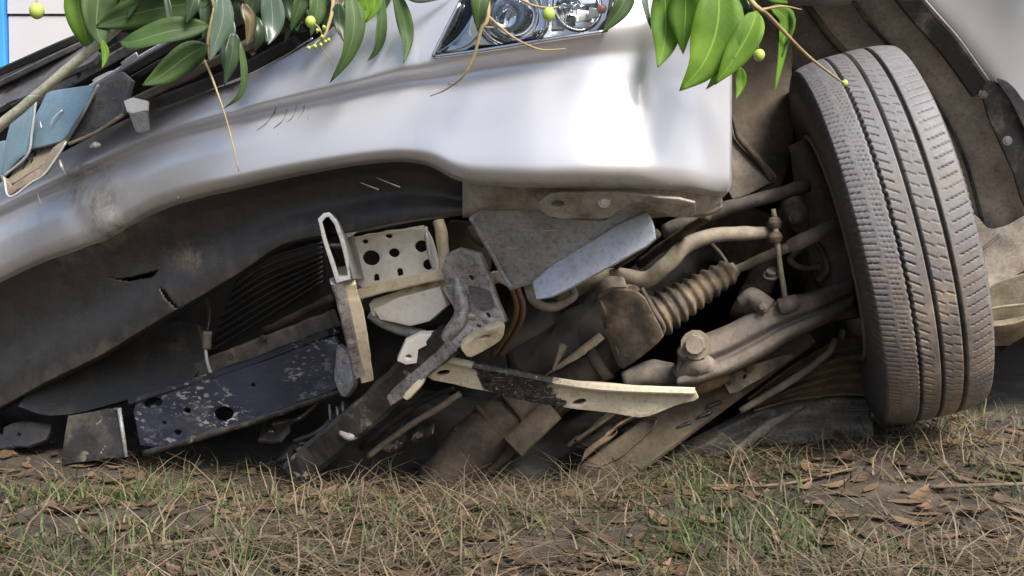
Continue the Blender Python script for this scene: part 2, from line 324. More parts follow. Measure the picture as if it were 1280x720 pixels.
def leafmat(name, c, c2, trans, rough=.32):
    m = bpy.data.materials.new(name); m.use_nodes = True; t = m.node_tree; b = t.nodes['Principled BSDF']; out = t.nodes['Material Output']
    uv = node(t, 'ShaderNodeUVMap'); sp = node(t, 'ShaderNodeSeparateXYZ'); t.links.new(uv.outputs[0], sp.inputs[0])
    off = mathn(t, 'ABSOLUTE', mathn(t, 'SUBTRACT', sp.outputs[0], .5))
    mid = mathn(t, 'MULTIPLY', mathn(t, 'LESS_THAN', off, .018), .7)
    ph = mathn(t, 'FRACT', mathn(t, 'ADD', mathn(t, 'MULTIPLY', sp.outputs[1], 1.0), 0))
    sv = node(t, 'ShaderNodeMath', operation='SINE'); a = node(t, 'ShaderNodeMath', operation='MULTIPLY_ADD'); t.links.new(sp.outputs[1], a.inputs[0]); a.inputs[1].default_value = 110
    a2 = node(t, 'ShaderNodeMath', operation='MULTIPLY'); t.links.new(off, a2.inputs[0]); a2.inputs[1].default_value = -45; t.links.new(a2.outputs[0], a.inputs[2]); t.links.new(a.outputs[0], sv.inputs[0])
    vein = ramp(t, sv.outputs[0], .80, 1.0)
    col = mixc(t, ramp(t, noi(t, 16), .38, .62), c, c2)
    pale = tuple(min(.6, x * 1.7 + .05) for x in c)
    col = mixc(t, mathn(t, 'MULTIPLY', vein, .05), col, pale); col = mixc(t, mid, col, pale)
    spots = ramp(t, noi(t, 90, 3), .70, .74); col = mixc(t, spots, col, (.09, .07, .03))
    t.links.new(col, b.inputs['Base Color']); b.inputs['Roughness'].default_value = rough; b.inputs['Specular IOR Level'].default_value = .35
    bn = node(t, 'ShaderNodeBump'); bn.inputs['Strength'].default_value = .04; bn.inputs['Distance'].default_value = .001
    t.links.new(sv.outputs[0], bn.inputs['Height']); t.links.new(bn.outputs[0], b.inputs['Normal'])
    tl = node(t, 'ShaderNodeBsdfTranslucent'); tcol = mixc(t, .5, col, (min(1, c[0] * 2.2), min(1, c[1] * 2.4), c[2] * .8)); t.links.new(tcol, tl.inputs[0])
    mx = node(t, 'ShaderNodeMixShader'); mx.inputs[0].default_value = trans
    t.links.new(b.outputs[0], mx.inputs[1]); t.links.new(tl.outputs[0], mx.inputs[2]); t.links.new(mx.outputs[0], out.inputs[0]); return m
LM = {'b': leafmat('leaf_sunlit', (.150, .275, .022), (.085, .185, .022), .42, .55), 'm': leafmat('leaf_mid', (.058, .112, .030), (.038, .076, .026), .28, .58),  # bright tone paints sunlight into the young leaves
      'd': leafmat('leaf_dark', (.032, .062, .028), (.024, .048, .024), .15), 'g': leafmat('leaf_sky_sheen', (.085, .125, .095), (.06, .095, .075), .1, .24),  # greyish tone paints a sky sheen into the leaf colour
      'o': leafmat('leaf_old', (.10, .085, .035), (.07, .055, .025), .2)}

# ------------------------------------------------------------------ ground
WC = P(1102, 295, 1.985)
WR = .341
def gz(x, y):
    h = .018 * noise.noise((x * 1.7, y * 1.7, 3)) + .010 * noise.noise((x * 6, y * 6, 9)) + .005 * noise.noise((x * 19, y * 19, 1)) + .003 * noise.noise((x * 55, y * 55, 4))
    bank = .024 * math.exp(-((x - .72) / .35) ** 2 - ((y - 1.95) / .35) ** 2) - .05 * max(0, min(1, (y - 1.55) / .3)) * max(0, min(1, (.45 - x) / .4)) * (1 if y < 2.6 else 0)
    back = .55 * max(0, min(1, (y - 2.5 - max(0, x) * .3) / 1.6)) ** 2 * (1 if y < 5 else max(0, 1 - (y - 5) / 8))  # rise added behind the car to keep the view beneath it dark
    fade = 1 if abs(x) < 8 and y < 9 else .3
    return h * fade + bank + back
def axis_pts(lo, hi, fine, far): 
    a = list(np.arange(lo, hi, fine)); o = []; s = fine; v = hi
    while v < far: o.append(v); s *= 1.35; v += s
    o.append(far); p = []; s = fine; v = lo - fine
    while v > -far: p.append(v); s *= 1.35; v -= s
    p.append(-far); return p[::-1] + a + o
xs = axis_pts(-1.6, 2.0, .022, 400); ys = axis_pts(.7, 3.2, .022, 400)
V = [(x, y, gz(x, y)) for x in xs for y in ys]; n = len(ys)
Fc = [(i * n + j, (i + 1) * n + j, (i + 1) * n + j + 1, i * n + j + 1) for i in range(len(xs) - 1) for j in range(n - 1)]
M['soil'] = pm('soil', (.055, .042, .031), (.028, .022, .016), 5, .95, 0, dust=(.13, .105, .075), dlo=.48, dhi=.72, dscale=9, bump=1.0, bscale=70)
tag(mobj('ground', V, Fc, M['soil']), kind='structure')

# ------------------------------------------------------------------ building behind
bl = C3(-2.0, 0, 6.0); bl.z = 0
house = empty('clad_building', bl, 'white horizontally clad building wall with a bright blue corner post', 'building')
yb = P(0, 17, 6).y; zs = P(0, 17, 6).z
bh = .36; z0 = zs - bh * 5
for k in range(9):
    za, zb = z0 + k * bh, z0 + (k + 1) * bh - .012
    def board(x0, x1):
        V = [(x0, yb, za), (x1, yb, za), (x1, yb + .012, zb), (x0, yb + .012, zb), (x0, yb + .04, za), (x1, yb + .04, za), (x1, yb + .04, zb), (x0, yb + .04, zb)]
        mobj('cladding_board', V, [(0, 1, 2, 3), (4, 7, 6, 5), (0, 4, 5, 1), (3, 2, 6, 7), (0, 3, 7, 4), (1, 5, 6, 2)], M['white'], house, smooth=False)
    board(-2.758, 1.5); board(-5.0, -2.95)
def wbox(name, a, b, mat, par, bev=.006):
    bm = bmesh.new(); bmesh.ops.create_cube(bm, size=1)
    for v in bm.verts: v.co = Vector([(a[i] + b[i]) / 2 + v.co[i] * (b[i] - a[i]) for i in range(3)])
    bmesh.ops.bevel(bm, geom=bm.edges[:], offset=bev, segments=2, affect='EDGES', profile=.5)
    me = bpy.data.meshes.new(name); bm.to_mesh(me); bm.free(); me.materials.append(mat); return put(bpy.data.objects.new(name, me), par)
wbox('backing_wall', (-5, yb + .05, -.3), (1.5, yb + .2, z0 + 9 * bh), M['white'], house)
wbox('corner_post', (-2.95, yb - .03, -.3), (-2.766, yb + .045, z0 + 9 * bh), M['blue'], house)

# ------------------------------------------------------------------ the car
base = Vector((WC.x, WC.y, 0))
car = empty('crashed_car', base, 'silver car crashed nose down with torn bumper, exposed chassis and one steered front wheel', 'car')

# bumper skin -------------------------------------------------
DX = [-260, -200, -100, 0, 100, 200, 300, 400, 500, 600, 700, 780, 850, 890, 915]
DD = [2.60, 2.47, 2.27, 2.10, 1.96, 1.84, 1.74, 1.65, 1.57, 1.50, 1.445, 1.43, 1.475, 1.525, 1.585]
def db(x): return float(pchip(DX, DD, np.array([x]))[0])
CT = [  # px, top, band top, band bottom, lower lip of the painted part
 (-260, 345, 378, 388, 485), (-200, 318, 350, 360, 455), (-100, 272, 305, 316, 405), (0, 228, 258, 268, 354), (60, 200, 228, 240, 326), (125, 165, 198, 209, 305),
 (200, 131, 164, 174, 264), (300, 97, 135, 148, 237), (400, 46, 109, 126, 215), (455, 0, 96, 113, 206), (500, -40, 83, 104, 202), (540, -55, 76, 99, 208),
 (565, -60, 68, 96, 224), (600, -60, 62, 89, 232), (680, -60, 49, 79, 236), (750, -60, 37, 70, 235), (800, -60, 30, 67, 236), (850, -60, 30, 68, 240),
 (890, -60, 40, 75, 246), (908, -55, 50, 90, 248), (915, -50, 60, 100, 246)]
cols = []
for (x, a, b1, c1, e1) in CT:
    d = db(x); h = e1 - c1; kk = float(np.interp(x, [200, 480], [0, 1])); k = 1.0 if x < 620 else max(.2, 1 - (x - 620) / 260)
    cols.append((x, [(x - (18 if x > 880 else 0), a, d + .055), (x, (a + b1) / 2, d + .027), (x, b1, d + .006), (x, c1, d + .006 + .026 * k), (x, c1 + .16 * h, d + (.004 + .012 * kk) * k + .010 * kk * (1 - k)), (x, c1 + (.42 + .04 * kk) * h, d - .014 + .008 * kk), (x, c1 + (.72 + .10 * kk) * h, d - .008 - .014 * kk), (x - (4 if x > 900 else 0), c1 + (.9 + .05 * kk) * h, d + .012 - .018 * kk), (x - (10 if x > 890 else 0), e1, d + .04)]))
HL = [(541, 71), (549, 56), (577, 6), (592, -58), (772, -58), (757, 38), (690, 48), (610, 61)]
def bdirt(px, py):
    t = 0
    s = max(0, 1 - abs((px - 140 - (py - 280) * .55)) / 55) * (1 if 205 < py < 350 else 0); t = max(t, min(1, s * 1.3))
    lip = float(np.interp(px, [c[0] for c in CT], [c[4] for c in CT])); t = max(t, max(0, 1 - (lip - py) / 22) * (.75 if px > 560 else .25))
    t = max(t, max(0, (140 - px) / 400) * .5)
    return t
KG = []
VP = [0, .12, .24, .32, .42, .58, .76, .9, 1]
def bpost(V, G):
    out = []
    for v, g in zip(V, G.reshape(-1, 3)):
        x, y = g[0], g[1]; q = 0
        q += .010 * math.exp(-((x - 292 - (y - 120) * .2) / 13) ** 2 - ((y - 118) / 30) ** 2)       # dents beside the grille and at the torn end
        q += .006 * math.exp(-((x - 165 - (y - 290) * .7) / 16) ** 2 - ((y - 290) / 55) ** 2)
        q += .005 * math.exp(-((x - 95 - (y - 270) * .5) / 14) ** 2 - ((y - 270) / 50) ** 2)
        q -= .004 * math.exp(-((x - 130 - (y - 270) * .6) / 22) ** 2 - ((y - 275) / 50) ** 2)
        q += .0025 * noise.noise(v * 7) * (1 if x < 520 else .35)
        out.append(v + CF * q)
    return out
bumper = sheet('bumper', cols, VP, 330, 110, M['paint'], car, sm=14, cut=[HL], attr={'dirt': bdirt}, keep=KG, thick=.003, post=bpost)
BG, BD = KG[0]
def bd(px, py):
    q = (BG[:, :, 0] - px) ** 2 + (BG[:, :, 1] - py) ** 2; i = np.unravel_index(np.argmin(q), q.shape); return float(BD[i])
# lower valance: charcoal plastic, with shaded paint at right darkened into the same colour
VT = [(-260, 485, 650), (-200, 455, 615), (-100, 405, 562), (0, 354, 511), (60, 326, 478), (125, 305, 446), (200, 264, 401), (233, 256, 382), (300, 237, 342), (362, 224, 304), (437, 209, 291), (508, 203, 277), (545, 212, 272), (575, 229, 268), (600, 233, 266)]
vc = []
for (x, a, b1) in VT:
    d = db(x) + .036; h = b1 - a
    vc.append((x, [(x, a - 3, d), (x, a + .18 * h, d + .030), (x, a + .5 * h, d + .045), (x, a + .86 * h, d + .030), (x, b1 - 2, d + .032), (x, b1, d + .045), (x + 6, b1 + 1, d + .09)]))
TEAR = [(130, 345), (150, 348), (165, 346), (180, 342), (198, 337), (194, 343), (186, 348), (172, 350), (160, 353), (146, 350)]
CRACK = [(198, 358), (206, 364), (224, 387), (216, 384), (204, 372)]
def vdirt_light(px, py):
    a = math.exp(-((px - 236) / 32) ** 2 - ((py - 322) / 20) ** 2) * .75
    lo = float(np.interp(px, [c[0] for c in VT], [c[2] for c in VT])); e = max(0, 1 - (lo - py) / 34) * (.45 if px < 160 else .25)  # paler lower edge paints in the light it catches
    hi = float(np.interp(px, [c[0] for c in VT], [c[1] for c in VT])); f = max(0, 1 - (py - hi) / 30) * (.7 if 70 < px < 210 else .15)
    return max(a, e, f, .12)
sheet('lower_valance', vc, [0, .14, .5, .84, .94, .97, 1], 420, 90, M['valance'], car, sm=8, cut=[TEAR, CRACK], attr={'dirt': vdirt_light}, dents=.002)
# turned-under dusty flange of the corner
FT = [(578, 229, 270), (600, 233, 268), (640, 236, 262), (690, 237, 262), (750, 235, 262), (800, 236, 263), (850, 240, 270), (888, 246, 268), (903, 247, 258)]
sheet('bumper_return', [(x, [(x, a - 3, db(x) + .034), (x, a + (b - a) * .5, db(x) + .052), (x, b - 4, db(x) + .066), (x, b, db(x) + .075), (x, b + 2, db(x) + .16)]) for x, a, b in FT],
      [0, .3, .7, .85, 1], 90, 24, M['dirtypaint'], car, sm=4, dents=.004)
# scratches
for k, pts in enumerate([[(321, 163), (335, 152), (343, 140), (345, 133)], [(342, 160), (354, 150), (359, 135)], [(352, 156), (365, 148), (371, 131)], [(372, 148), (379, 140), (380, 131)], [(347, 168), (356, 160)], [(385, 150), (384, 133)], [(560, 105), (572, 106)]]):
    sweep('scratch', [(x, y, bd(x, y) - .0004) for x, y in pts], [.3, .9, .3], M['scratch'], bumper, segs=5, n=12)
for pts in [[(152, 258), (165, 277)], [(222, 255), (223, 246)], [(450, 228), (473, 237)], [(470, 222), (500, 234)], [(46, 240), (70, 310)]]:
    dd = [bd(x, y) for x, y in pts]
    off = .034 if pts[0][0] > 400 else -.0038
    sweep('scratch', [(x, y, (bd(x, y) - .0006 if off < 0 else db(x) + .036 + .016)) for x, y in pts], [.3, 1.0][:2], M['palescratch'], bumper, segs=5, n=8)

# hood, fender, wheel well -------------------------------------------------
hx = [-260, -120, 0, 100, 250, 400, 600, 800, 905]; hy = [235, 150, 92, 42, -20, -58, -64, -66, -62]; hd = [2.62, 2.3, 2.10, 1.97, 1.86, 1.78, 1.60, 1.52, 1.63]
hc = []
for x, y, d in zip(hx, hy, hd):
    X, Z = (x - 640) / F * d, (360 - y) / F * d; col = []
    for s in (0, .02, .1, .5, 1.05):
        X2, Z2, d2 = X + .6 * s, Z + .10 * s - .012 * (s > .01), d + .75 * s; col.append((640 + X2 / d2 * F, 360 - Z2 / d2 * F, d2))
    hc.append((x, col))
sheet('hood', hc, [0, .04, .12, .5, 1], 60, 20, M['fpaint'], car, sm=3)
ARCH = [(911, 250, 1.60), (917, 150, 1.605), (914, 40, 1.605), (900, -60, 1.62), (915, -150, 1.68), (985, -190, 1.80), (1060, -130, 1.90), (1110, -60, 1.97), (1150, -2, 2.02), (1195, 50, 2.07), (1234, 104, 2.11), (1268, 172, 2.15), (1290, 255, 2.20), (1302, 340, 2.25), (1305, 420, 2.28)]
fcols = []
for i, (x, y, d) in enumerate(ARCH[3:]):
    a = P(x, y, d); ang = math.radians(np.interp(i, [0, 2, 5, 8, 11], [110, 95, 52, 22, 2])); u = Vector((math.cos(ang), 0, math.sin(ang)))
    col = []
    for s, dep in ((0, 0), (.012, -.012), (.06, -.016), (.25, .0), (.55, .10)):
        q = a + u * s + Vector((s * .25, dep + s * .45 * max(0, math.cos(ang)), 0)); v = q - CL; d2 = v.dot(CF); col.append((640 + v.x / d2 * F, 360 - v.dot(CU) / d2 * F, d2))
    fcols.append((i, col))
sheet('fender', fcols, [0, .06, .2, .55, 1], 110, 30, M['fpaint'], car, sm=4, thick=.002)
def inw(p, s, dz=0):
    v = P(*p) - CL; X, Z, d = v.x, v.dot(CU), v.dot(CF); X -= .70 * s; Z -= .18 * s - dz; d += .70 * s; return (640 + X / d * F, 360 - Z / d * F, d)
lc = []
for i, p in enumerate(ARCH):
    lc.append((i, [inw(p, .012, -.004), inw(p, .05, .010), inw(p, .07, -.004), inw(p, .16, .006), inw(p, .175, -.006), inw(p, .27, 0), inw(p, .40, -.01)]))
sheet('wheel_arch_liner', lc, [0, .1, .16, .4, .44, .7, 1], 130, 40, M['liner'], car, sm=2, dents=.006)
# inner wall of the wheel well
ic = []
mid = (900, 150, 2.15)
for i, p in enumerate(ARCH[:-2]):
    a = inw(p, .40, -.01); ic.append((i, [a, tuple(.5 * (a[k] + (930, 90, 2.10)[k]) for k in range(3)), (930 + i * 4, 120 + i * 2, 2.10)]))
sheet('inner_wing', ic, [0, .5, 1], 80, 20, M['wing'], car, dents=.01)
# black trim strip and its extension with clips
sweep('arch_trim', [(x - 9, y + 8, d - .012) for x, y, d in ARCH[6:11]], 0, M['linerblack'], car, prof=(.020, .010, .4))
for sdep, rr in ((.10, 2.2), (.18, 4.5), (.29, 4)): sweep('liner_rib', [inw(p, sdep, -.012) for p in ARCH[5:13]], rr, M['linerblack'] if rr < 3 else M['wing'], car)
sweep('arch_edge_bead', [(x + 3, y - 2, d - .026) for x, y, d in ARCH[6:11]], 1.5, M['edge'], car)
fl = plate('mud_flap', [(1224, 110), (1240, 99), (1262, 116), (1285, 160), (1300, 205), (1300, 285), (1283, 268), (1262, 205), (1240, 160)], [(1230, 105, 2.085), (1300, 205, 2.13), (1270, 250, 2.15)], M['linerblack'], car, thick=.006, round_it=2)
plate('arch_flare', [(1244, 97), (1262, 103), (1290, 140), (1310, 190), (1310, 225), (1286, 172), (1263, 124)], [(1245, 98, 2.075), (1310, 190, 2.11), (1290, 172, 2.105)], M['greyplastic'], car, thick=.01, round_it=2)
for (x, y) in ((1229, 117), (1259, 176)): bolt(x, y, 2.088, 4.5, M['greyplastic'], fl, 'clip', h=.35)
# lower rear of the arch: muddy sill pieces
plate('sill_bracket', [(1200, 262), (1222, 270), (1236, 288), (1262, 280), (1300, 260), (1300, 330), (1255, 350), (1215, 372), (1205, 330)], [(1210, 290, 2.25), (1290, 290, 2.20), (1240, 350, 2.22)], M['liner'], car, thick=.01, round_it=1)
sweep('sill_bead', [(1218, 316, 2.22), (1232, 308, 2.21), (1250, 294, 2.2)], 2.2, M['tube'], car)
plate('sill_panel', [(1210, 380), (1250, 352), (1300, 338), (1300, 388), (1262, 398), (1225, 404)], [(1210, 375, 2.24), (1300, 340, 2.18), (1280, 392, 2.22)], M['sill'], car, thick=.006)
plate('sill_end', [(1215, 408), (1262, 402), (1300, 390), (1300, 406), (1264, 424), (1262, 429), (1240, 432), (1216, 440)], [(1210, 410, 2.22), (1300, 392, 2.17), (1262, 428, 2.24)], M['sill'], car, thick=.012)
sweep('sill_rib', [(1214, 392, 2.215), (1250, 384, 2.19), (1300, 379, 2.16)], 2, M['sill'], car)
# door and sill going back out of view, floor pan
def slab(name, pts, mat, th=.03):
    a, b, c, d = [C3(*p) for p in pts]; nrm = (b - a).cross(c - a).normalized() * th
    V = [a, b, c, d, a + nrm, b + nrm, c + nrm, d + nrm]
    return mobj(name, V, [(0, 1, 2, 3), (7, 6, 5, 4), (0, 4, 5, 1), (1, 5, 6, 2), (2, 6, 7, 3), (3, 7, 4, 0)], mat, car, smooth=False)
slab('door', [(1.13, .46, 2.34), (2.2, .50, 3.25), (2.05, -.02, 3.25), (1.09, -.08, 2.34)], M['fpaint'])
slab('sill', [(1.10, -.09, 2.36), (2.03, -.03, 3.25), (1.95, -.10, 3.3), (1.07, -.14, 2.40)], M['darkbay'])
slab('underbody_shade_sheet', [(.72, .02, 2.62), (2.1, .0, 3.3), (2.1, -.62, 3.3), (.72, -.56, 2.62)], M['darkbay'])  # dark sheet added behind the sill where only shade shows
plate('gap_light_block', [(880, 180), (1130, 170), (1140, 540), (880, 560)], [(880, 180, 2.44), (1130, 170, 2.48), (880, 560, 2.40)], M['darkbay'], car, thick=.02)  # dark sheet added to block lit ground showing through a gap
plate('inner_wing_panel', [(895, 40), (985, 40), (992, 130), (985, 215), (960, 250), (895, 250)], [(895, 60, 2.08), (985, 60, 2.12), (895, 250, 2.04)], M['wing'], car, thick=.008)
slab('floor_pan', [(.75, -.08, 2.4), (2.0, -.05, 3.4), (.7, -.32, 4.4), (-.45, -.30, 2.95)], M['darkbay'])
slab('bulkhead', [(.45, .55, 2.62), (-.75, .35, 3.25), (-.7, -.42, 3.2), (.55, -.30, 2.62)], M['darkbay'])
# engine mass
ec = []
for i, x in enumerate(np.linspace(-330, 1010, 18)):
    d0 = 2.32 + max(0, 420 - x) * .0013
    ec.append((x, [(x, y, d0 + .10 * math.sin(i * 1.9 + j * 2.3) + (.12 if j in (0, 6) else 0)) for j, y in enumerate((20 + max(0, 300 - x) * .5, 110 + max(0, 300 - x) * .45, 220, 320, 400, 480, 640))]))
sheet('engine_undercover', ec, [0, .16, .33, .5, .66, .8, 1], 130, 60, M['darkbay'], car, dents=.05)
# ------------------------------------------------------------------ wheel
AX = (Vector((.955, 0, 0)) + CU * .237 + CF * -.165).normalized()         # outward along the axle
UPV = (CU - AX * CU.dot(AX)).normalized(); FW = AX.cross(UPV)            # FW . camera direction
if FW.dot(CL - WC) < 0: FW = -FW
def rev(name, prof, mat, parent, n=64): return revolve(name, prof, WC, AX, mat, parent, n, UPV)
wheel = rev('wheel', [(-.080, .196), (-.092, .206), (-.088, .212), (-.078, .204), (-.070, .192), (.02, .176), (.060, .172), (.070, .168), (.074, .12), (.066, .085), (.080, .060), (.084, .02)], M['rim'], car)
def tyre():
    xsn = []
    prof = [(-.080, .203), (-.094, .214), (-.1005, .235), (-.1035, .262), (-.1025, .288), (-.099, .305), (-.0965, .314), (-.0935, .320)]
    tr = np.linspace(-.0905, .0905, 96)
    rr = .3405 - .0095 * np.abs(tr / .0905) ** 3.2
    X = np.concatenate([[p[0] for p in prof], tr, [-p[0] for p in prof[::-1]]]); Rr = np.concatenate([[p[1] for p in prof], rr, [p[1] for p in prof[::-1]]])
    X = X * .915; Rr = Rr * .985; nt = 1200; th = np.arange(nt) * 2 * np.pi / nt
    TH, XX = np.meshgrid(th, X, indexing='ij'); RR = np.tile(Rr, (nt, 1))
    dep = np.zeros_like(XX); arc = TH * .34; XX = XX / .915; on = np.abs(XX) < .0925
    for g, wd in ((-.036, .0020), (.001, .0022), (.040, .0022)):
        jag = .0006 * np.sign(np.sin(arc / .0135 * 2 * np.pi)) if g < -.03 else 0
        dep = np.maximum(dep, np.clip((wd + .0012 - np.abs(XX - g - jag)) / .0014, 0, 1) * .0075)
    def sipe(x0, x1, pitch, slope, wd, depth, ph=0, curve=0):
        nP = round(2 * np.pi * .34 / pitch); p = 2 * np.pi * .34 / nP
        s = arc + slope * (XX - x0) + curve * ((XX - x0) / (x1 - x0)) ** 2 + ph; k = np.floor(s / p); f = np.abs(s / p - k - .5) * p
        rnd_ = np.modf(np.abs(np.sin(k * 12.9898 + x0 * 78.2) * 43758.5))[0]
        xa = x0 + (x1 - x0) * .12 * rnd_; xb = x1 - (x1 - x0) * .25 * rnd_
        return np.clip((wd - f) / .0009, 0, 1) * depth * ((XX > xa) & (XX < xb)) * (.35 + .65 * rnd_)
    dep = np.maximum(dep, sipe(.050, .094, .0172, .15, .0011, .0055, curve=.005))
    dep = np.maximum(dep, sipe(-.094, -.066, .0105, -.2, .0011, .005))
    dep = np.maximum(dep, sipe(-.064, -.042, .0085, -.25, .0009, .0035, .004))
    dep = np.maximum(dep, sipe(-.033, -.012, .0165, -.65, .0012, .0055, .006))
    dep = np.maximum(dep, sipe(.004, .020, .0190, -.7, .0011, .005, .002))
    dep = np.maximum(dep, sipe(.022, .0375, .0190, -.55, .0012, .0035, .013))
    # sidewall ribs
    side = ~on; 
    RR = RR - dep * on; XX = XX * .915
    XX2 = XX + np.where(side & (RR > .30), np.sign(XX) * .0008 * np.sign(np.sin(TH * 150)), 0)
    ex = np.array(UPV); ey = np.array(FW); ax = np.array(AX); c = np.array(WC)
    V = c + ax * XX2[..., None] + (ex * np.cos(TH)[..., None] + ey * np.sin(TH)[..., None]) * RR[..., None]
    m = V.shape[1]; V = V.reshape(-1, 3)
    i = np.repeat(np.arange(nt), m - 1); j = np.tile(np.arange(m - 1), nt); k = (i + 1) % nt
    Fq = np.stack([i * m + j, i * m + j + 1, k * m + j + 1, k * m + j], 1)
    mud_and_light = np.clip(-np.cos(TH) * 1.0 + .42, 0, 1) * np.clip(1.15 - 6 * np.abs(XX), .35, 1); mud_and_light = np.where(on, np.maximum(mud_and_light, .06), .2)  # mud smudges; stronger low down, painting light into the tyre's dim lower half
    mud_and_light = np.where(dep > .003, .1, mud_and_light)
    return mobj('tyre', V, Fq.tolist(), M['tyre'], wheel, attr={'mud': mud_and_light.ravel(), 'deep': np.where(on, np.clip(dep / .003, 0, 1), .55).ravel()})
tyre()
rev('brake_disc', [(-.065, .05), (-.065, .14), (-.043, .14), (-.043, .05)], M['dusty'], car, 48)
wv = lambda a, u, f: WC + AX * a + UPV * u + FW * f
def blob(name, pts, mat, parent, wd=True): return sweep(name, [tuple(p) for p in pts], None, mat, parent, world=True)
sweep('steering_knuckle', [wv(-.10, .20, .02), wv(-.09, .08, 0), wv(-.085, -.02, 0), wv(-.10, -.13, .02)], [.022, .04, .055, .025], M['dusty'], car, world=True)

# ------------------------------------------------------------------ steering and suspension
mt = M['tube']
sweep('sway_bar', [(700, 372, 1.93), (741, 351, 1.89), (775, 345, 1.87), (806, 350, 1.85), (832, 332, 1.83), (858, 307, 1.83), (890, 295, 1.83), (925, 292, 1.84), (962, 291, 1.85)], [10, 10.5, 10.5, 11, 10.5, 10, 9.5, 9, 7], mt, car)
lk = sweep('stabiliser_link', [(969, 286, 1.83), (975, 330, 1.84), (982, 378, 1.85)], [3.4, 3.2, 3.6], mt, car)
for (a, b, c, r) in ((968, 272, 286, 9), (969, 290, 303, 9.5)):
    sweep('bushing', [(a, b, 1.835), (a, (b + c) / 2, 1.835), (a + 1, c, 1.835)], [r * .7, r, r * .75], M['rubber'], lk)
sweep('link_stud', [(966, 262, 1.84), (968, 276, 1.84)], [3, 4.5], mt, lk)
sweep('ball_joint', [(975, 383, 1.845), (984, 380, 1.84), (996, 376, 1.845)], [10, 11.5, 9], M['dusty'], lk)
sweep('tie_rod', [(906, 344, 1.93), (945, 326, 1.90), (990, 307, 1.86)], [5.5, 6, 6.5], mt, car, n=10)
sweep('tie_rod_end', [(988, 308, 1.865), (1003, 301, 1.85), (1020, 293, 1.86), (1045, 282, 1.92)], [8.5, 9.5, 9, 9], mt, car)
# bellows: corrugated boot
bp, br = [], []
N = 9
for k in range(N * 8 + 1):
    s = k / (N * 8); bp.append((818 + (914 - 818) * s, 397 - (397 - 338) * s, 1.90 + .02 * s)); env = 31 - 14 * s ** .8
    br.append(env * (.80 + .20 * (.5 - .5 * math.cos(2 * math.pi * s * N))))
sweep('steering_bellows', bp, br, M['rubber'], car, n=len(bp), segs=22)
sweep('boot_clamp', [(911, 341, 1.918), (920, 336, 1.918)], [10.5, 9.5], mt, car)
sweep('steering_rack', [(690, 484, 1.99), (728, 467, 1.96), (752, 453, 1.95), (800, 412, 1.93)], [17, 19, 20, 22], M['chassis'], car)
sweep('rack_collar', [(745, 459, 1.95), (756, 452, 1.948)], [22, 23], mt, car)
bx = plate('rack_mount', [(746, 366), (757, 357), (802, 360), (830, 414), (822, 424), (782, 456), (772, 450)], [(750, 366, 1.86), (803, 362, 1.84), (780, 455, 1.90)], M['rubber'], car, thick=.03, bevel=.002)
sweep('rim_flange', [(801, 361, 1.83), (818, 390, 1.84), (829, 414, 1.855), (806, 435, 1.875), (782, 455, 1.885)], 3, M['dusty'], bx)
sweep('rim_flange', [(748, 368, 1.85), (760, 400, 1.86), (776, 450, 1.885)], 3, M['dusty'], bx)
plate('rack_bracket', [(742, 366), (760, 352), (784, 352), (772, 366)], [(742, 366, 1.85), (784, 352, 1.84), (760, 366, 1.86)], M['tube'], car, thick=.02)
# lower control arm
ac = []
for (x, a_, b_) in ((846, 446, 484), (865, 424, 482), (885, 415, 476), (905, 407, 470), (930, 394, 459), (955, 380, 446), (985, 371, 426), (1015, 364, 411), (1045, 352, 396), (1068, 342, 384)):
    h = b_ - a_; dd = 1.86 + max(0, x - 1010) * .0012
    ac.append((x, [(x + 4, a_ - 1, dd + .07), (x + 1, a_ + 1, dd + .012), (x, a_ + .16 * h, dd - .012), (x, a_ + .45 * h, dd - .018), (x, a_ + .62 * h, dd - .006), (x, a_ + .72 * h, dd - .024), (x, a_ + .86 * h, dd - .026), (x, b_, dd - .01), (x + 3, b_ + 1, dd + .07)]))
arm = sheet('control_arm', ac, [0, .08, .2, .45, .6, .7, .84, .94, 1], 70, 40, M['dusty'], car, dents=.008, sm=2)
sweep('arm_pad', [(925, 378, 1.87), (940, 372, 1.865), (960, 386, 1.86)], [7, 12, 14], M['dusty'], arm)
bolt(870, 431, 1.825, 14, M['tube'], arm, axis=(-.3, -1, .1), h=.8)
bolt(857, 440, 1.835, 8, M['dusty'], arm, axis=(-.5, -1, .1))
bolt(965, 344, 1.86, 8, M['dusty'], arm, axis=(-.2, -.6, .8))
bolt(955, 384, 1.84, 4.5, M['tube'], arm, axis=(-.6, -.8, .1))
sweep('arm_bush', [(848, 470, 1.86), (872, 455, 1.84), (892, 462, 1.85)], [12, 15, 11], M['dusty'], arm)
# upper arm with ball joint, strut bracket
up = sweep('upper_arm', [(830, 290, 2.0), (905, 262, 1.94), (960, 246, 1.92), (1008, 232, 1.96)], [9, 10, 9, 8], M['dusty'], car)
sweep('upper_ball_joint', [(990, 252, 1.93), (996, 268, 1.92), (1000, 282, 1.94)], [13, 17, 12], M['rubber'], up)
bolt(994, 272, 1.895, 6, M['dusty'], up)
plate('strut_bracket', [(915, 158), (930, 178), (955, 205), (972, 226), (950, 236), (930, 246), (912, 250), (905, 200)], [(912, 160, 2.02), (972, 226, 1.98), (912, 250, 1.96)], M['dusty'], car, thick=.01)
sweep('strut_rod', [(916, 144, 2.0), (924, 172, 1.99), (948, 200, 1.975), (966, 226, 1.97)], [3, 4, 4.5, 4], M['chassis'], car)
sweep('brake_hose', [(1012, 262, 1.95), (1008, 300, 1.95), (992, 318, 1.95), (988, 326, 1.94), (1005, 336, 1.94), (1024, 334, 1.95)], 4, M['rubber'], car)
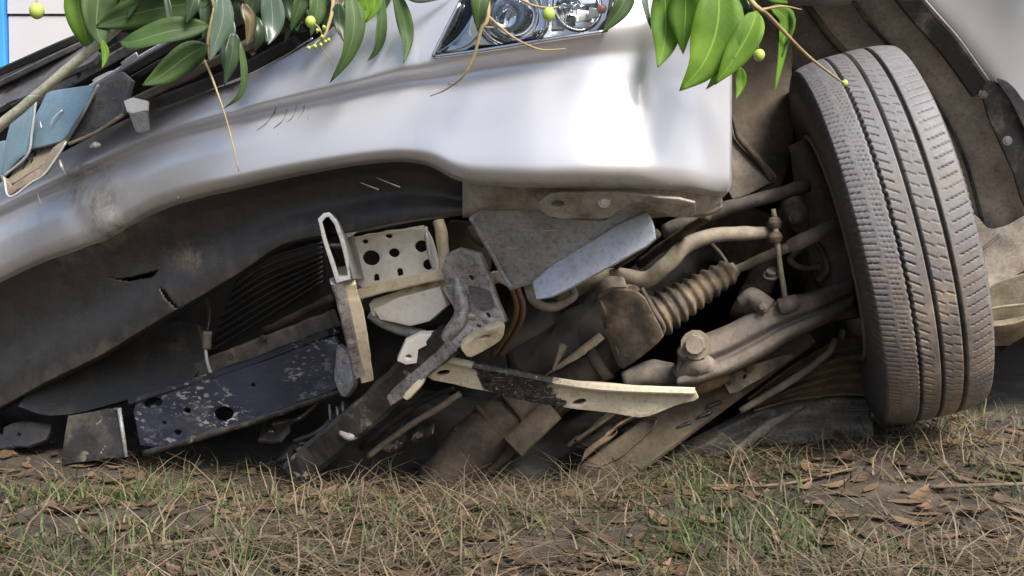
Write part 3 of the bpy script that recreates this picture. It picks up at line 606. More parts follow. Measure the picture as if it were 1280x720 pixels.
sweep('brake_hose', [(1018, 300, 1.96), (1030, 318, 1.95), (1034, 340, 1.95), (1022, 352, 1.95)], 4, M['rubber'], car)
sweep('brake_hose', [(890, 305, 1.98), (905, 322, 1.98), (912, 335, 1.97)], 2, mt, car)
plate('subframe_plate', [(870, 262), (960, 262), (975, 300), (940, 332), (880, 320), (850, 300)], [(870, 262, 2.08), (960, 262, 2.06), (900, 330, 2.1)], M['chassis'], car, thick=.02)
sweep('shock_body', [(1000, 240, 2.05), (960, 330, 2.03), (930, 400, 2.0)], [16, 18, 20], M['chassis'], car)

# ------------------------------------------------------------------ chassis under the bumper
# hollow end of the crash beam
tb = sweep('beam_tube', [(433, 345, 1.705), (447, 400, 1.76), (457, 462, 1.84)], 0, M['cream'], car, prof=(.011, .028, .15))
sweep('tube_face', [(421, 350, 1.675), (434, 400, 1.725), (448, 466, 1.80)], 0, M['scuffed'], tb, prof=(.009, .010, .3))
mo = [(398, 274), (405, 267), (412, 266), (421, 276), (429, 296), (441, 348), (421, 353), (404, 300)]
inn = [(402, 277), (407, 271), (411, 270), (418, 279), (425, 298), (436, 344), (424, 347), (408, 299)]
plate('tube_mouth', mo, [(400, 270, 1.655), (430, 290, 1.665), (430, 350, 1.675)], M['galv'], tb, holes=[inn], thick=.012, round_it=0)
plate('tube_back', mo, [(400, 270, 1.74), (430, 290, 1.75), (430, 350, 1.76)], M['black'], tb, thick=.004, round_it=0)
def wall(name, poly, d0, d1, mat, parent):          # ruled sleeve between two depths
    n = len(poly); V = [P(x, y, d0) for x, y in poly] + [P(640 + (x - 640) * d0 / d1, 360 + (y - 360) * d0 / d1, d1) for x, y in poly]
    return mobj(name, V, [(i, (i + 1) % n, n + (i + 1) % n, n + i) for i in range(n)], mat, parent, smooth=False)
wall('tube_sleeve', mo, 1.665, 1.80, M['galv'], tb)
plate('tube_cross_rib', [(410, 306), (432, 306), (433, 309), (411, 309)], [(410, 306, 1.69), (432, 306, 1.69), (433, 312, 1.74)], M['galv'], tb, thick=.003)
plate('clip', [(427, 287), (444, 282), (449, 285), (443, 291), (432, 297)], [(430, 285, 1.70), (448, 284, 1.70), (440, 295, 1.71)], M['creamgrey'], tb, thick=.006)
# perforated bracket
perf = plate('perforated_bracket', [(436, 302), (480, 292), (532, 284), (541, 300), (552, 340), (500, 352), (450, 365)], [(437, 302, 1.80), (533, 285, 1.76), (450, 372, 1.81)], M['creamgrey'], car,
  holes=[ell(464.5, 322.5, 11.5, 10.5), ell(493, 316, 7.5, 6.5), ell(527, 308, 9, 8, -20), ell(535, 331, 7, 7.5), [(467, 352), (467, 344), (471, 341), (475, 343), (476, 351)], [(497, 346), (496, 337), (500, 334), (504, 336), (505, 344)], ell(457, 302, 4.5, 3.5), ell(487, 295, 5, 3.5)], thick=.004)
sweep('folded_edge', [(451, 367, 1.80), (500, 354, 1.785), (556, 342, 1.77)], 0, M['cream'], perf, prof=(.009, .014, .3))
plate('bracket_cheek', [(434, 304), (441, 312), (452, 365), (449, 378), (443, 360)], [(434, 304, 1.79), (441, 312, 1.80), (450, 372, 1.82)], M['galv'], perf, thick=.012)
sweep('beam_edge', [(437, 300, 1.81), (485, 291, 1.79), (530, 284, 1.77)], 3, M['cream'], perf)
plate('inner_backing', [(440, 290), (560, 275), (590, 380), (450, 400)], [(440, 290, 1.87), (560, 275, 1.82), (450, 400, 1.89)], M['darkbay'], car, thick=.01)  # near-black sheet put behind the holes so they look dark
sweep('bracket_rib', [(532, 284, 1.765), (534, 300, 1.757), (538, 322, 1.757), (545, 340, 1.765)], 2.5, M['edge'], perf)
# cream box behind
plate('mount_box', [(473, 385), (500, 372), (552, 358), (560, 380), (540, 398), (516, 404), (480, 396)], [(473, 388, 1.82), (553, 360, 1.79), (516, 404, 1.81)], M['creamgrey'], car, thick=.03, bevel=.002, round_it=0)
plate('mount_box_top', [(463, 378), (498, 366), (548, 352), (552, 358), (500, 373), (474, 386), (468, 398)], [(463, 378, 1.83), (548, 354, 1.80), (470, 396, 1.815)], M['cream'], car, thick=.012)
sweep('mount_lip', [(462, 392, 1.83), (480, 404, 1.83), (510, 414, 1.82), (530, 418, 1.81)], [6, 7, 7, 6], M['galv'], car)
# side rail end, cast bracket
rail = sweep('rail_end', [(560, 345, 1.85), (575, 370, 1.80), (592, 400, 1.79)], 0, M['cream'], car, prof=(.018, .03, .2))
sweep('rail_post', [(548, 276, 1.77), (553, 300, 1.765), (556, 345, 1.77)], [7, 8, 7], M['cream'], car)
plate('rail_gusset', [(560, 275), (600, 278), (612, 330), (606, 352), (560, 330)], [(560, 275, 1.80), (600, 278, 1.78), (580, 345, 1.80)], M['chassis'], car, thick=.02)
cast = plate('cast_bracket', [(560, 318), (577, 311), (601, 318), (612, 345), (631, 401), (600, 413), (572, 434), (556, 442), (533, 434), (556, 414), (572, 396), (563, 365), (556, 340)], [(560, 330, 1.74), (610, 340, 1.73), (580, 430, 1.75)], M['scuffed'], car,
  holes=[ell(590.5, 346, 5, 3.6, 50, 12), ell(611.5, 393, 5, 3.5, 50, 12), ell(600, 407, 5, 3, 20, 12)], thick=.014, bevel=.002, round_it=0)
sweep('cast_ridge', [(563, 318, 1.748), (571, 350, 1.738), (578, 380, 1.735), (574, 402, 1.738), (550, 432, 1.748)], [6, 8, 10, 10, 8], M['scuffed'], cast, segs=8)
sweep('cast_ridge', [(578, 392, 1.74), (600, 398, 1.745), (624, 402, 1.745)], [9, 7, 5], M['scuffed'], cast, segs=8)
plate('cast_web', [(583, 322), (600, 324), (610, 352), (618, 384), (600, 388), (588, 372)], [(583, 322, 1.738), (610, 350, 1.730), (595, 386, 1.728)], M['greyunder'], cast, holes=[ell(591, 346, 5.5, 4, 50, 12)], thick=.006, round_it=1)
plate('cast_foot', [(575, 432), (600, 414), (630, 402), (628, 420), (604, 436), (585, 444)], [(575, 432, 1.725), (630, 402, 1.715), (600, 438, 1.74)], M['cream'], cast, holes=[ell(605, 419, 8, 3.2, -15, 12)], thick=.012)
bolt(589, 328, 1.722, 4, M['galv'], cast)
clipb = plate('tow_clip', [(498, 448), (508, 425), (526, 416), (542, 416), (538, 426), (522, 434), (520, 450), (508, 452)], [(500, 448, 1.76), (541, 418, 1.75), (512, 424, 1.75)], M['creamgrey'], car, holes=[ell(511, 443, 4.5, 3.5)], thick=.014, bevel=.001, round_it=0)
# diagonal brace
dgl = sweep('diagonal_brace', [(562, 424, 1.75), (520, 458, 1.79), (470, 505, 1.84), (410, 556, 1.90), (370, 590, 1.94)], 0, M['blackpaint'], car, prof=(.026, .02, .35))
sweep('brace_edge', [(566, 432, 1.735), (520, 472, 1.775), (484, 502, 1.815)], 0, M['scuffed'], dgl, prof=(.011, .006, .4))
plate('brace_tab', [(504, 496), (534, 466), (528, 482), (510, 500)], [(504, 496, 1.78), (534, 466, 1.765), (510, 500, 1.775)], M['cream'], dgl, thick=.004)
sweep('rod', [(575, 492, 1.82), (545, 512, 1.85), (500, 540, 1.90), (460, 570, 1.93)], [4, 4.5, 4, 4], M['tube'], car)
sweep('rod', [(568, 484, 1.86), (520, 506, 1.89), (450, 560, 1.95)], 4, M['blackpaint'], car)
sweep('rod', [(440, 520, 1.93), (405, 542, 1.95), (372, 562, 1.97)], 3, M['galv'], car)
sweep('crumpled_tab', [(425, 540, 1.86), (438, 545, 1.855), (456, 540, 1.86)], [4, 6, 3], M['galv'], car)
for k, (x, y) in enumerate([(411, 505), (421, 508), (428, 502)]): sweep('wire_clip', [(x, y, 1.94), (x + 2, y + 20, 1.94)], 1.6, M['galv'], car)
# long cream brace
br_ = plate('long_brace', [(532, 466), (552, 447), (600, 456), (660, 470), (740, 480), (868, 487), (873, 498), (838, 506), (806, 520), (775, 517), (720, 510), (672, 501), (610, 488), (545, 474)], [(540, 462, 1.79), (868, 490, 1.76), (700, 506, 1.79)], M['smeared'], car,
  holes=[ell(554, 465, 9, 4, -8, 12), ell(608, 474, 7, 4, -15, 12), ell(724, 501, 10, 4.5, -12, 12)], thick=.008)
sweep('brace_flange', [(552, 448, 1.785), (620, 462, 1.775), (740, 483, 1.765), (868, 489, 1.752)], 0, M['smeared'], br_, prof=(.006, .012, .4))
# deep lower members running rearward
sweep('chassis_rail', [(690, 640, 1.93), (1000, 412, 2.0)], 0, M['chassis'], car, prof=(.036, .03, .15))
pl = plate('rail_plate', [(902, 474), (935, 458), (985, 442), (990, 447), (960, 466), (912, 495)], [(902, 475, 1.90), (988, 444, 1.93), (912, 495, 1.90)], M['rubber'], car, holes=[ell(930, 471, 2.6, 4, 25, 10)], thick=.008)
bolt(912, 473, 1.892, 5, M['chassis'], pl); bolt(936, 459, 1.9, 5, M['chassis'], pl)
for (x, y) in ((893, 505), (881, 518), (855, 531), (843, 545)): sweep('rail_slot', [(x - 9, y + 4, 1.932), (x + 8, y - 3, 1.934)], [1.5, 2.6], M['black'], car, n=6)
sweep('chassis_rail', [(560, 600, 1.97), (760, 440, 2.12)], 0, M['chassis'], car, prof=(.04, .03, .15))
sweep('gearbox_casing', [(548, 612, 1.98), (596, 552, 1.97), (640, 515, 1.98), (690, 490, 2.02)], [34, 33, 27, 16], M['chassis'], car, segs=20, lump=.004)
for (x, y) in ((585, 560), (612, 532), (640, 512)): sweep('casing_rib', [(x - 16, y - 24, 1.955), (x, y - 4, 1.935), (x + 18, y + 20, 1.95)], 3, M['chassis'], car)
sweep('gearbox_mount', [(640, 560, 1.92), (690, 512, 1.94)], 0, M['chassis'], car, prof=(.022, .016, .2))
plate('mount_plate', [(720, 575), (790, 518), (830, 524), (760, 585)], [(720, 575, 1.91), (790, 520, 1.93), (760, 585, 1.90)], M['ochre'], car, holes=[ell(764, 542, 9, 3.5, -25, 12)], thick=.01)
sweep('mount_tube', [(780, 476, 1.90), (820, 466, 1.89), (850, 470, 1.88)], [13, 17, 12], M['dusty'], car)
sweep('cross_tube', [(835, 486, 1.90), (880, 474, 1.89), (905, 462, 1.89)], [16, 18, 14], M['ochre'], car)
# grey corrugated undercover and ochre mud behind the wheel
uc = []
for i, x in enumerate(np.linspace(840, 1085, 12)):
    top = float(np.interp(x, [840, 900, 950, 1000, 1085], [560, 528, 500, 484, 486]))
    uc.append((x, [(x, top, 2.06)] + [(x + 2 * j, top + (600 - top) * j / 7, 2.03 - .006 * j + (.014 if (j + i // 3) % 2 else 0)) for j in range(1, 8)]))
sheet('undercover', uc, [j / 7 for j in range(8)], 70, 50, M['greyunder'], car, dents=.022)
sweep('undercover_brace', [(915, 570, 1.96), (960, 532, 1.96), (1005, 506, 1.99)], [5, 6, 4], M['greyunder'], car)
mc = []
for i, x in enumerate(np.linspace(935, 1085, 9)):
    y0 = float(np.interp(x, [935, 985, 1040, 1085], [500, 462, 428, 420])); y1 = float(np.interp(x, [935, 985, 1040, 1085], [512, 498, 492, 494]))
    mc.append((x, [(x + j, y0 + (y1 - y0) * j / 6, 2.03 + (.016 if j % 2 else 0) - .003 * j) for j in range(7)]))
sheet('mud_caked_guard', mc, [j / 6 for j in range(7)], 60, 50, M['ochre'], car, dents=.012)
sweep('guard_edge', [(925, 514, 1.985), (985, 478, 1.985), (1032, 444, 1.99), (1044, 424, 2.0)], [4, 5, 4.5, 4], M['tube'], car)
# near-black sheet added to keep the underside dark to the ground, with clutter
tc_ = []
for i, x in enumerate(np.linspace(-220, 860, 16)):
    d0 = float(np.interp(x, [-220, 0, 200, 420, 620, 860], [2.62, 2.30, 2.16, 2.03, 2.02, 2.06])); y0 = float(np.interp(x, [-220, 0, 150, 440, 600, 860], [560, 500, 500, 470, 500, 520]))
    tc_.append((x, [(x, y0, d0 + .10), (x, y0 + 22, d0 + .02 + .02 * (i % 2)), (x, y0 + 50, d0 + .03), (x, y0 + 90, d0), (x, y0 + 150, d0)]))
sheet('dark_under_sheet', tc_, [0, .15, .4, .65, 1], 120, 30, M['darkbay'], car, dents=.03)
random.seed(31)
for k in range(16):
    x = random.uniform(300, 760); y = random.uniform(500, 545); L = random.uniform(30, 80); dd = random.uniform(1.94, 2.02)
    sweep(random.choice(['hose', 'wire', 'stay_rod']), [(x, y + L * .3, dd), (x + L * .5, y + random.uniform(-10, 10), dd - .01), (x + L, y - L * .45, dd + .02)], random.uniform(1.5, 5.5), random.choice([M['black'], M['black'], M['blackpaint'], M['chassis'], M['rubber']]), car)
for (x, y, w_, h_) in ((345, 538, 22, 14), (520, 538, 26, 14), (486, 552, 20, 10), (745, 545, 22, 14), (372, 566, 24, 12), (30, 545, 34, 16), (-20, 560, 40, 18)):
    plate('torn_bracket', [(x - w_, y + h_), (x - w_ * .7, y - h_ * .6), (x, y - h_), (x + w_, y - h_ * .8), (x + w_ * .8, y + h_ * .2), (x + w_ * .2, y + h_ * .9)], [(x - w_, y, 2.0 + max(0, 300 - x) * .0007), (x + w_, y, 1.96 + max(0, 300 - x) * .0007), (x, y - h_, 2.0 + max(0, 300 - x) * .0007)], M['blackpaint'], car, holes=[ell(x - w_ * .1, y, 3.5, 2.6, 20, 10)], thick=.006, round_it=0, crumple=.008)
plate('rear_cover', [(930, 430), (1050, 400), (1075, 470), (1060, 530), (950, 500)], [(930, 430, 2.12), (1050, 400, 2.12), (950, 500, 2.10)], M['chassis'], car, thick=.01)
# left: navy cross-member, radiator, brackets
nav = plate('cross_member', [(166, 503), (200, 490), (300, 460), (417, 417), (428, 440), (440, 480), (300, 530), (180, 566)], [(166, 503, 2.05), (417, 418, 1.92), (200, 556, 2.03)], M['navy'], car,
  holes=[ell(192, 503, 13, 7, -8), ell(235, 513, 5, 4.5), ell(206.5, 528.5, 3.6, 3, 0, 10), ell(223, 540, 5.5, 3.8, -10, 12), ell(281, 517, 13, 9.5, -8), ell(317, 481, 3.2, 3, 0, 10)], thick=.006)
plate('member_back', [(170, 506), (415, 424), (436, 476), (185, 560)], [(170, 506, 2.11), (417, 424, 1.98), (200, 556, 2.09)], M['black'], nav, thick=.004)
sweep('member_lip', [(180, 566, 2.02), (240, 549, 1.99), (300, 532, 1.955), (370, 508, 1.92), (441, 483, 1.89)], 4.2, M['blackpaint'], nav)
sweep('member_top', [(168, 500, 2.06), (300, 458, 1.995), (417, 414, 1.93)], 0, M['navy'], nav, prof=(.006, .02, .4))
bolt(193, 512, 2.06, 4.5, M['galv'], nav)
plate('left_bracket', [(88, 520), (148, 509), (158, 570), (80, 580)], [(88, 520, 2.10), (148, 510, 2.08), (150, 565, 2.07)], M['blackpaint'], car, thick=.006, round_it=0)
sweep('bracket_edge', [(149, 510, 2.07), (158, 572, 2.06)], 2.5, M['galv'], car)
plate('air_duct', [(20, 505), (120, 440), (250, 395), (262, 468), (165, 499), (100, 517), (60, 520)], [(30, 500, 2.16), (250, 400, 2.10), (100, 517, 2.13)], M['black'], car, thick=.02)
rad = plate('radiator', [(170, 470), (250, 380), (330, 330), (410, 300), (420, 400), (300, 440)], [(170, 470, 2.22), (410, 300, 2.08), (300, 440, 2.14)], M['darkbay'], car, thick=.03)
for k in range(9): sweep('radiator_fin', [(262 + k * 4, 420 - k * 11 + 20, 2.12), (330, 388 - k * 9 + 10, 2.08), (404, 345 - k * 6 + 6, 2.04)], 1.6, M['black'], rad)
sweep('lower_tie_bar', [(250, 462, 2.09), (330, 432, 2.03), (418, 398, 1.97)], 0, M['dusty'], car, prof=(.016, .012, .3))
for (x, y) in ((288, 446), (329, 423)): bolt(x, y, 2.01, 3.5, M['black'], car, h=.3)
sweep('tie_bar', [(330, 415, 2.06), (380, 390, 2.0), (415, 372, 1.96)], [5, 5, 5], M['chassis'], car)
cn = sweep('hose_connector', [(259, 414, 2.00), (258, 436, 2.0)], [6, 6], M['tube'], car, n=6)
sweep('hose', [(257, 436, 2.0), (259, 452, 2.0), (264, 468, 2.01)], 2, M['edge'], cn)
sweep('hose', [(259, 414, 2.0), (262, 392, 2.02), (258, 370, 2.05)], 2.5, M['black'], cn)
plate('front_brace', [(422, 430), (436, 440), (446, 480), (430, 500), (420, 470)], [(422, 430, 1.90), (440, 445, 1.88), (430, 495, 1.89)], M['scuffed'], car, thick=.01)
# splash shield at the corner
pA = [(588, 270, 1.575), (808, 262, 1.535), (650, 356, 1.64)]
sh = plate('splash_shield', [(588, 271), (604, 262), (631, 256), (671, 256), (692, 271), (756, 275), (786, 256), (809, 263), (765, 300), (668, 352), (640, 361)], pA, M['galv'], car, holes=[ell(685, 327, 2, 1.5, 0, 8), ell(738, 298, 2, 1.5, 0, 8), ell(655, 343, 2, 1.5, 0, 8)], thick=.004, round_it=0)
plate('shield_flange', [(666, 347), (674, 380), (760, 334), (818, 301), (815, 280), (807, 263)], [(668, 348, 1.622), (808, 264, 1.53), (674, 380, 1.605)], M['galvblue'], sh, thick=.004)
sweep('shield_edge', [(588, 271, 1.572), (614, 317, 1.607), (640, 361, 1.64)], 3, M['galv'], sh)
sweep('shield_rib', [(668, 286, 1.578), (690, 305, 1.592), (708, 318, 1.602)], [5, 6, 5], M['galv'], sh)
fg = plate('bumper_flange', [(671, 256), (690, 270), (756, 274), (786, 254), (800, 252), (838, 262), (840, 270), (870, 272), (868, 250), (760, 240), (690, 240)], [(671, 256, 1.490), (838, 264, 1.487), (720, 240, 1.470)], M['dirtypaint'], car, holes=[ell(697, 253.5, 9, 5.2, -5)], thick=.003)
plate('hole_backing', [(680, 243), (715, 243), (715, 265), (680, 265)], [(680, 243, 1.56), (715, 243, 1.56), (680, 265, 1.575)], M['black'], fg, thick=.002)
bolt(755, 252, 1.478, 6, M['dirtypaint'], fg, h=.3); bolt(603, 269, 1.56, 5, M['tube'], sh, h=.3)
sweep('shield_foot', [(660, 352, 1.66), (668, 376, 1.66), (690, 384, 1.66), (716, 372, 1.66), (716, 362, 1.67)], [7, 6, 6, 5, 5], M['tube'], car)
sweep('bent_strip', [(600, 356, 1.80), (622, 346, 1.78), (640, 352, 1.76)], 0, M['cream'], car, prof=(.01, .01, .3))
for k in range(2): sweep('brake_pipe', [(640 + k * 7, 360, 1.78), (646 + k * 8, 385, 1.80), (638 + k * 9, 410, 1.83), (615 + k * 10, 445, 1.88)], 3.6, M['copper'], car)
sweep('rubber_stop', [(588, 285, 1.75), (594, 296, 1.74), (604, 306, 1.75)], [5, 7, 5], M['chassis'], car)
sweep('support_strut', [(820, 292, 1.75), (800, 312, 1.80), (770, 332, 1.86)], [6, 5, 5], M['chassis'], car)
sweep('support_strut', [(885, 270, 1.72), (840, 300, 1.86), (800, 330, 1.95)], [5, 6, 6], M['chassis'], car)
sweep('broken_tab', [(704, 432, 1.95), (698, 446, 1.94), (690, 464, 1.94)], [6, 4, 1.5], M['tube'], car)
sweep('front_axle_casing', [(650, 470, 2.2), (760, 400, 2.15), (840, 340, 2.12), (900, 300, 2.1)], [30, 34, 30, 26], M['darkbay'], car)

# ------------------------------------------------------------------ headlight
hd_ = lambda x, y, o=0: db(x) + .030 + o - .0004 * (35 - y) * -.2
hp = [(541, 71, hd_(541, 71, .075)), (757, 38, hd_(757, 38, .10)), (600, -50, hd_(600, 0, .10))]
hlight = plate('headlight', HL, hp, M['chromedim'], car, thick=.004)
lensc = []
for x in np.linspace(541, 768, 9):
    yb_ = float(np.interp(x, [541, 610, 690, 757, 768], [70, 60.5, 47.5, 38, 30])); yt = float(np.interp(x, [541, 549, 577, 592, 768], [69, 55, 5, -57, -57]))
    dl = db(x) + .012
    lensc.append((x, [(x, yb_, dl - .004), (x, yb_ * .7 + yt * .3, dl - .008), (x, yb_ * .3 + yt * .7, dl + .004), (x, yt, dl + .02)]))
sheet('lens', lensc, [0, .3, .7, 1], 40, 20, M['glass'], hlight, thick=.002)
sweep('lamp_rim', [(575, 4, db(575) + .014), (549, 55, db(549) + .006), (542, 70, db(542) + .004)], 3.0, M['chrome'], hlight, n=16)
sweep('lamp_rim', [(542, 71, db(542) + .004), (610, 62, db(610) + .003), (690, 49, db(690) + .002), (757, 39, db(757) + .002)], [2.4, 3, 3, 2.6], M['chrome'], hlight, n=24)
sweep('lamp_rim', [(600, -45, db(600) + .02), (575, 4, db(575) + .014)], 3.0, M['chrome'], hlight, n=6)
sweep('lamp_rim', [(757, 39, db(757) + .002), (764, 0, db(764) + .01), (770, -50, db(768) + .02)], 2.6, M['black'], hlight, n=10)
def bowl(cx, cy, r, d, mat, name, depth, lip=.9):
    c = P(cx, cy, d); ax = (Vector((.25, -1, .08))).normalized(); R = r * d / F
    return revolve(name, [(.0, R * 1.10), (R * .10, R * 1.06), (R * .12, R), (R * .02, R * lip), (-depth * .4, R * .8), (-depth * .8, R * .5), (-depth, R * .15), (-depth, .001)], c, ax, mat, hlight, 40)
dL = db(640) + .045
bowl(637, 16, 43, dL, M['chrome'], 'reflector', .045)
c = P(641, 18, dL + .012); Rr = 31 * dL / F
revolve('projector_lens', [(Rr * .55 * math.sin(t), Rr * math.cos(t)) for t in np.linspace(0, math.pi / 2 - .01, 10)], c, Vector((.25, -1, .08)).normalized(), M['glass'], hlight, 36)
revolve('projector_ring', [(-.01, Rr * 1.05), (.004, Rr * 1.08), (.007, Rr), (.0, Rr * .96)], c, Vector((.25, -1, .08)).normalized(), M['chromedim'], hlight, 36)
plate('bezel', [(549, 64), (560, 44), (582, 5), (590, 20), (586, 44), (600, 56), (570, 63)], [(549, 64, db(555) + .035), (585, 5, db(580) + .05), (598, 55, db(598) + .05)], M['chromedim'], hlight, thick=.004)
plate('bezel_trim', [(552, 66), (560, 58), (590, 58), (640, 57), (672, 44), (684, -20), (690, -20), (683, 46), (640, 60), (600, 63)], [(552, 66, db(555) + .022), (684, -20, db(684) + .05), (640, 58, db(640) + .028)], M['chrome'], hlight, thick=.006)
bowl(722, 8, 30, db(722) + .05, M['chrome'], 'side_reflector', .03)
for k, (x, y, ww, hh) in enumerate(((697, 33, 7, 8), (712, 28, 6, 10), (728, 22, 8, 9), (742, 18, 6, 8), (735, 2, 9, 7), (705, 5, 6, 8))):
    plate('reflector_facet', [(x - ww, y + hh * .6), (x - ww * .8, y - hh), (x + ww * .9, y - hh * .8), (x + ww, y + hh * .4)], [(x - ww, y + hh, db(x) + .045), (x + ww, y, db(x) + .042 + .004 * (k % 3)), (x, y - hh, db(x) + .050 - .01 * (k % 2))], M['chrome'] if k % 3 else M['edge'], hlight, thick=.004, round_it=0)
sweep('indicator_bulb', [(748, 14, db(748) + .03), (753, 11, db(753) + .028), (756, 8, db(756) + .03)], [4, 6, 3], M['amber'], hlight)

# ------------------------------------------------------------------ broken grille
gr = sweep('grille', [(-140, 238, 2.24), (0, 162, 2.06), (100, 108, 1.96), (180, 62, 1.90), (250, 20, 1.86), (330, -30, 1.83)], 0, M['black'], car, prof=(.05, .012, .3))
def gslat(pts, w, mat, dd=.012, name='slat', smooth=True): return sweep(name, pts, 0, mat, gr, prof=(w, dd, .35))
gslat([(-100, 132, 2.10), (0, 90, 2.0), (70, 59, 1.93), (130, 34, 1.9)], .007, M['black'])
gslat([(-100, 150, 2.08), (0, 104, 1.99), (70, 70, 1.92), (150, 33, 1.88)], .005, M['greyplastic'])
plate('scuffed_panel', [(-60, 142), (0, 104), (50, 78), (110, 56), (132, 72), (60, 108), (0, 136), (-60, 172)], [(-60, 150, 2.06), (110, 58, 1.90), (0, 136, 1.97)], M['greyplastic'], gr, thick=.008)
gslat([(10, 150, 1.97), (80, 107, 1.91), (163, 60, 1.86), (240, 22, 1.83)], .008, M['greyplastic'])
gslat([(20, 132, 1.95), (90, 92, 1.9), (160, 50, 1.86)], .006, M['black'])
gslat([(100, 117, 1.89), (121, 105, 1.88), (192, 63, 1.84), (270, 22, 1.81)], .005, M['galvblue'])
gslat([(108, 122, 1.885), (130, 108, 1.875), (200, 66, 1.835), (270, 30, 1.81)], .008, M['black'])
gslat([(150, 108, 1.87), (192, 83, 1.84), (260, 48, 1.81)], .005, M['black'])
gslat([(168, 95, 1.86), (195, 82, 1.84)], .003, M['edge'])
gslat([(166, 127, 1.85), (215, 104, 1.83), (262, 80, 1.80), (330, 48, 1.77), (385, 22, 1.75)], .007, M['dusty'])
gslat([(172, 136, 1.86), (225, 118, 1.83), (300, 88, 1.79), (370, 52, 1.75)], .010, M['black'])
sweep('chrome_edge', [(185, 134, 1.848), (240, 118, 1.82), (300, 98, 1.788), (345, 76, 1.762), (391, 48, 1.735)], [1.4, 1.8, 2.4, 2.4, 1.8], M['chrome'], gr)
for (a, b) in (((98, 86), (104, 98)), ((145, 62), (152, 78)), ((190, 70), (196, 84))): gslat([(a[0], a[1], 1.90), (b[0], b[1], 1.89)], .008, M['black'], name='grille_stay')
plate('white_bit', [(116, 100), (140, 88), (143, 93), (121, 104)], [(116, 100, 1.87), (140, 88, 1.86), (121, 104, 1.87)], M['edge'], gr, thick=.004)
gslat([(300, 64, 1.80), (340, 44, 1.78), (386, 18, 1.76)], .012, M['dusty'], name='lamp_stay')
gslat([(310, 58, 1.79), (320, 72, 1.785)], .004, M['tanplastic'], name='grille_stay')
# broken plastic boxes hanging from the grille
pa = plate('broken_panel', [(46, 147), (58, 119), (66, 115), (122, 106), (100, 148), (83, 175), (60, 182), (36, 187)], [(46, 147, 1.90), (122, 106, 1.83), (60, 182, 1.87)], M['blueplastic'], gr, thick=.006, round_it=1)
sweep('panel_edge', [(123, 106, 1.822), (104, 142, 1.838), (84, 175, 1.855)], 1.6, M['edge'], pa)
for pts in ([(62, 158), (68, 147), (78, 138)], [(80, 160), (82, 154)], [(50, 152), (52, 160)]): sweep('panel_glint', [(x, y, 1.855) for x, y in pts], [.5, 1.4], M['edge'], pa, n=8, segs=6)  # pale strokes paint the glossy panel's white reflection
pb = plate('broken_panel', [(4, 221), (10, 180), (17, 155), (44, 125), (40, 165), (34, 193)], [(4, 221, 1.91), (44, 125, 1.87), (34, 193, 1.88)], M['blueplastic'], gr, thick=.006, round_it=0)
sweep('panel_edge', [(45, 125, 1.862), (40, 165, 1.868), (34, 194, 1.874), (4, 221, 1.905)], 1.5, M['edge'], pb)
plate('broken_panel', [(-20, 215), (0, 178), (8, 176), (3, 222), (-10, 238)], [(-20, 215, 1.95), (8, 176, 1.92), (0, 222, 1.93)], M['blueplastic'], gr, thick=.006)
plate('dark_panel', [(122, 107), (156, 91), (168, 102), (158, 140), (106, 173), (86, 178), (104, 144)], [(122, 106, 1.85), (166, 100, 1.83), (106, 173, 1.86)], M['greyplastic'], gr, thick=.01, round_it=0)
sweep('panel_edge', [(86, 180, 1.85), (120, 165, 1.84), (154, 143, 1.83)], 2.0, M['tanplastic'], gr)
ch = plate('channel', [(4, 221), (10, 225), (16, 235), (36, 222), (55, 209), (70, 186), (83, 176), (76, 190), (58, 217), (38, 229), (12, 246)], [(4, 221, 1.885), (83, 177, 1.85), (30, 238, 1.86)], M['tanplastic'], gr, thick=.006, round_it=0)
plate('channel_floor', [(12, 222), (36, 196), (80, 176), (66, 192), (54, 208), (16, 234)], [(12, 222, 1.91), (80, 176, 1.88), (16, 234, 1.88)], M['tanplastic'], ch, thick=.003)
for (x, y) in ((30, 214), (40, 205), (50, 198), (58, 192)): sweep('channel_rib', [(x, y, 1.89), (x + 4, y - 14, 1.90)], 2.2, M['black'], ch)
sweep('channel_lip', [(5, 222, 1.873), (12, 246, 1.852), (38, 229, 1.85), (57, 216, 1.845), (83, 177, 1.848)], 1.5, M['edge'], ch)
sweep('torn_strip', [(74, 199, 1.86), (77, 208, 1.85), (82, 219, 1.86)], [1.8, 2, .8], M['edge'], gr)
plate('grille_clip', [(157, 128), (168, 124), (186, 128), (185, 138), (168, 142), (160, 140)], [(157, 128, 1.82), (186, 128, 1.81), (168, 142, 1.81)], M['creamgrey'], gr, thick=.004, round_it=0)
plate('grille_clip', [(164, 142), (184, 140), (186, 162), (179, 166), (172, 164), (168, 154)], [(163, 141, 1.815), (182, 138, 1.81), (178, 166, 1.82)], M['galv'], gr, thick=.008, round_it=0)
for q in ([(152, 78), (170, 66), (172, 70), (154, 82)], [(186, 52), (202, 42), (204, 45), (188, 56)], [(166, 96), (192, 82), (192, 84), (168, 99)], [(268, 72), (282, 64), (284, 68), (270, 78)]): plate('white_bit', q, [(q[0][0], q[0][1], 1.845), (q[1][0], q[1][1], 1.835), (q[2][0], q[2][1] + 4, 1.84)], M['edge'], gr, thick=.003, round_it=0)
sweep('chip', [(113, 183, 1.86), (119, 181, 1.855), (125, 181, 1.86)], [2, 4.2, 2.5], M['edge'], gr)

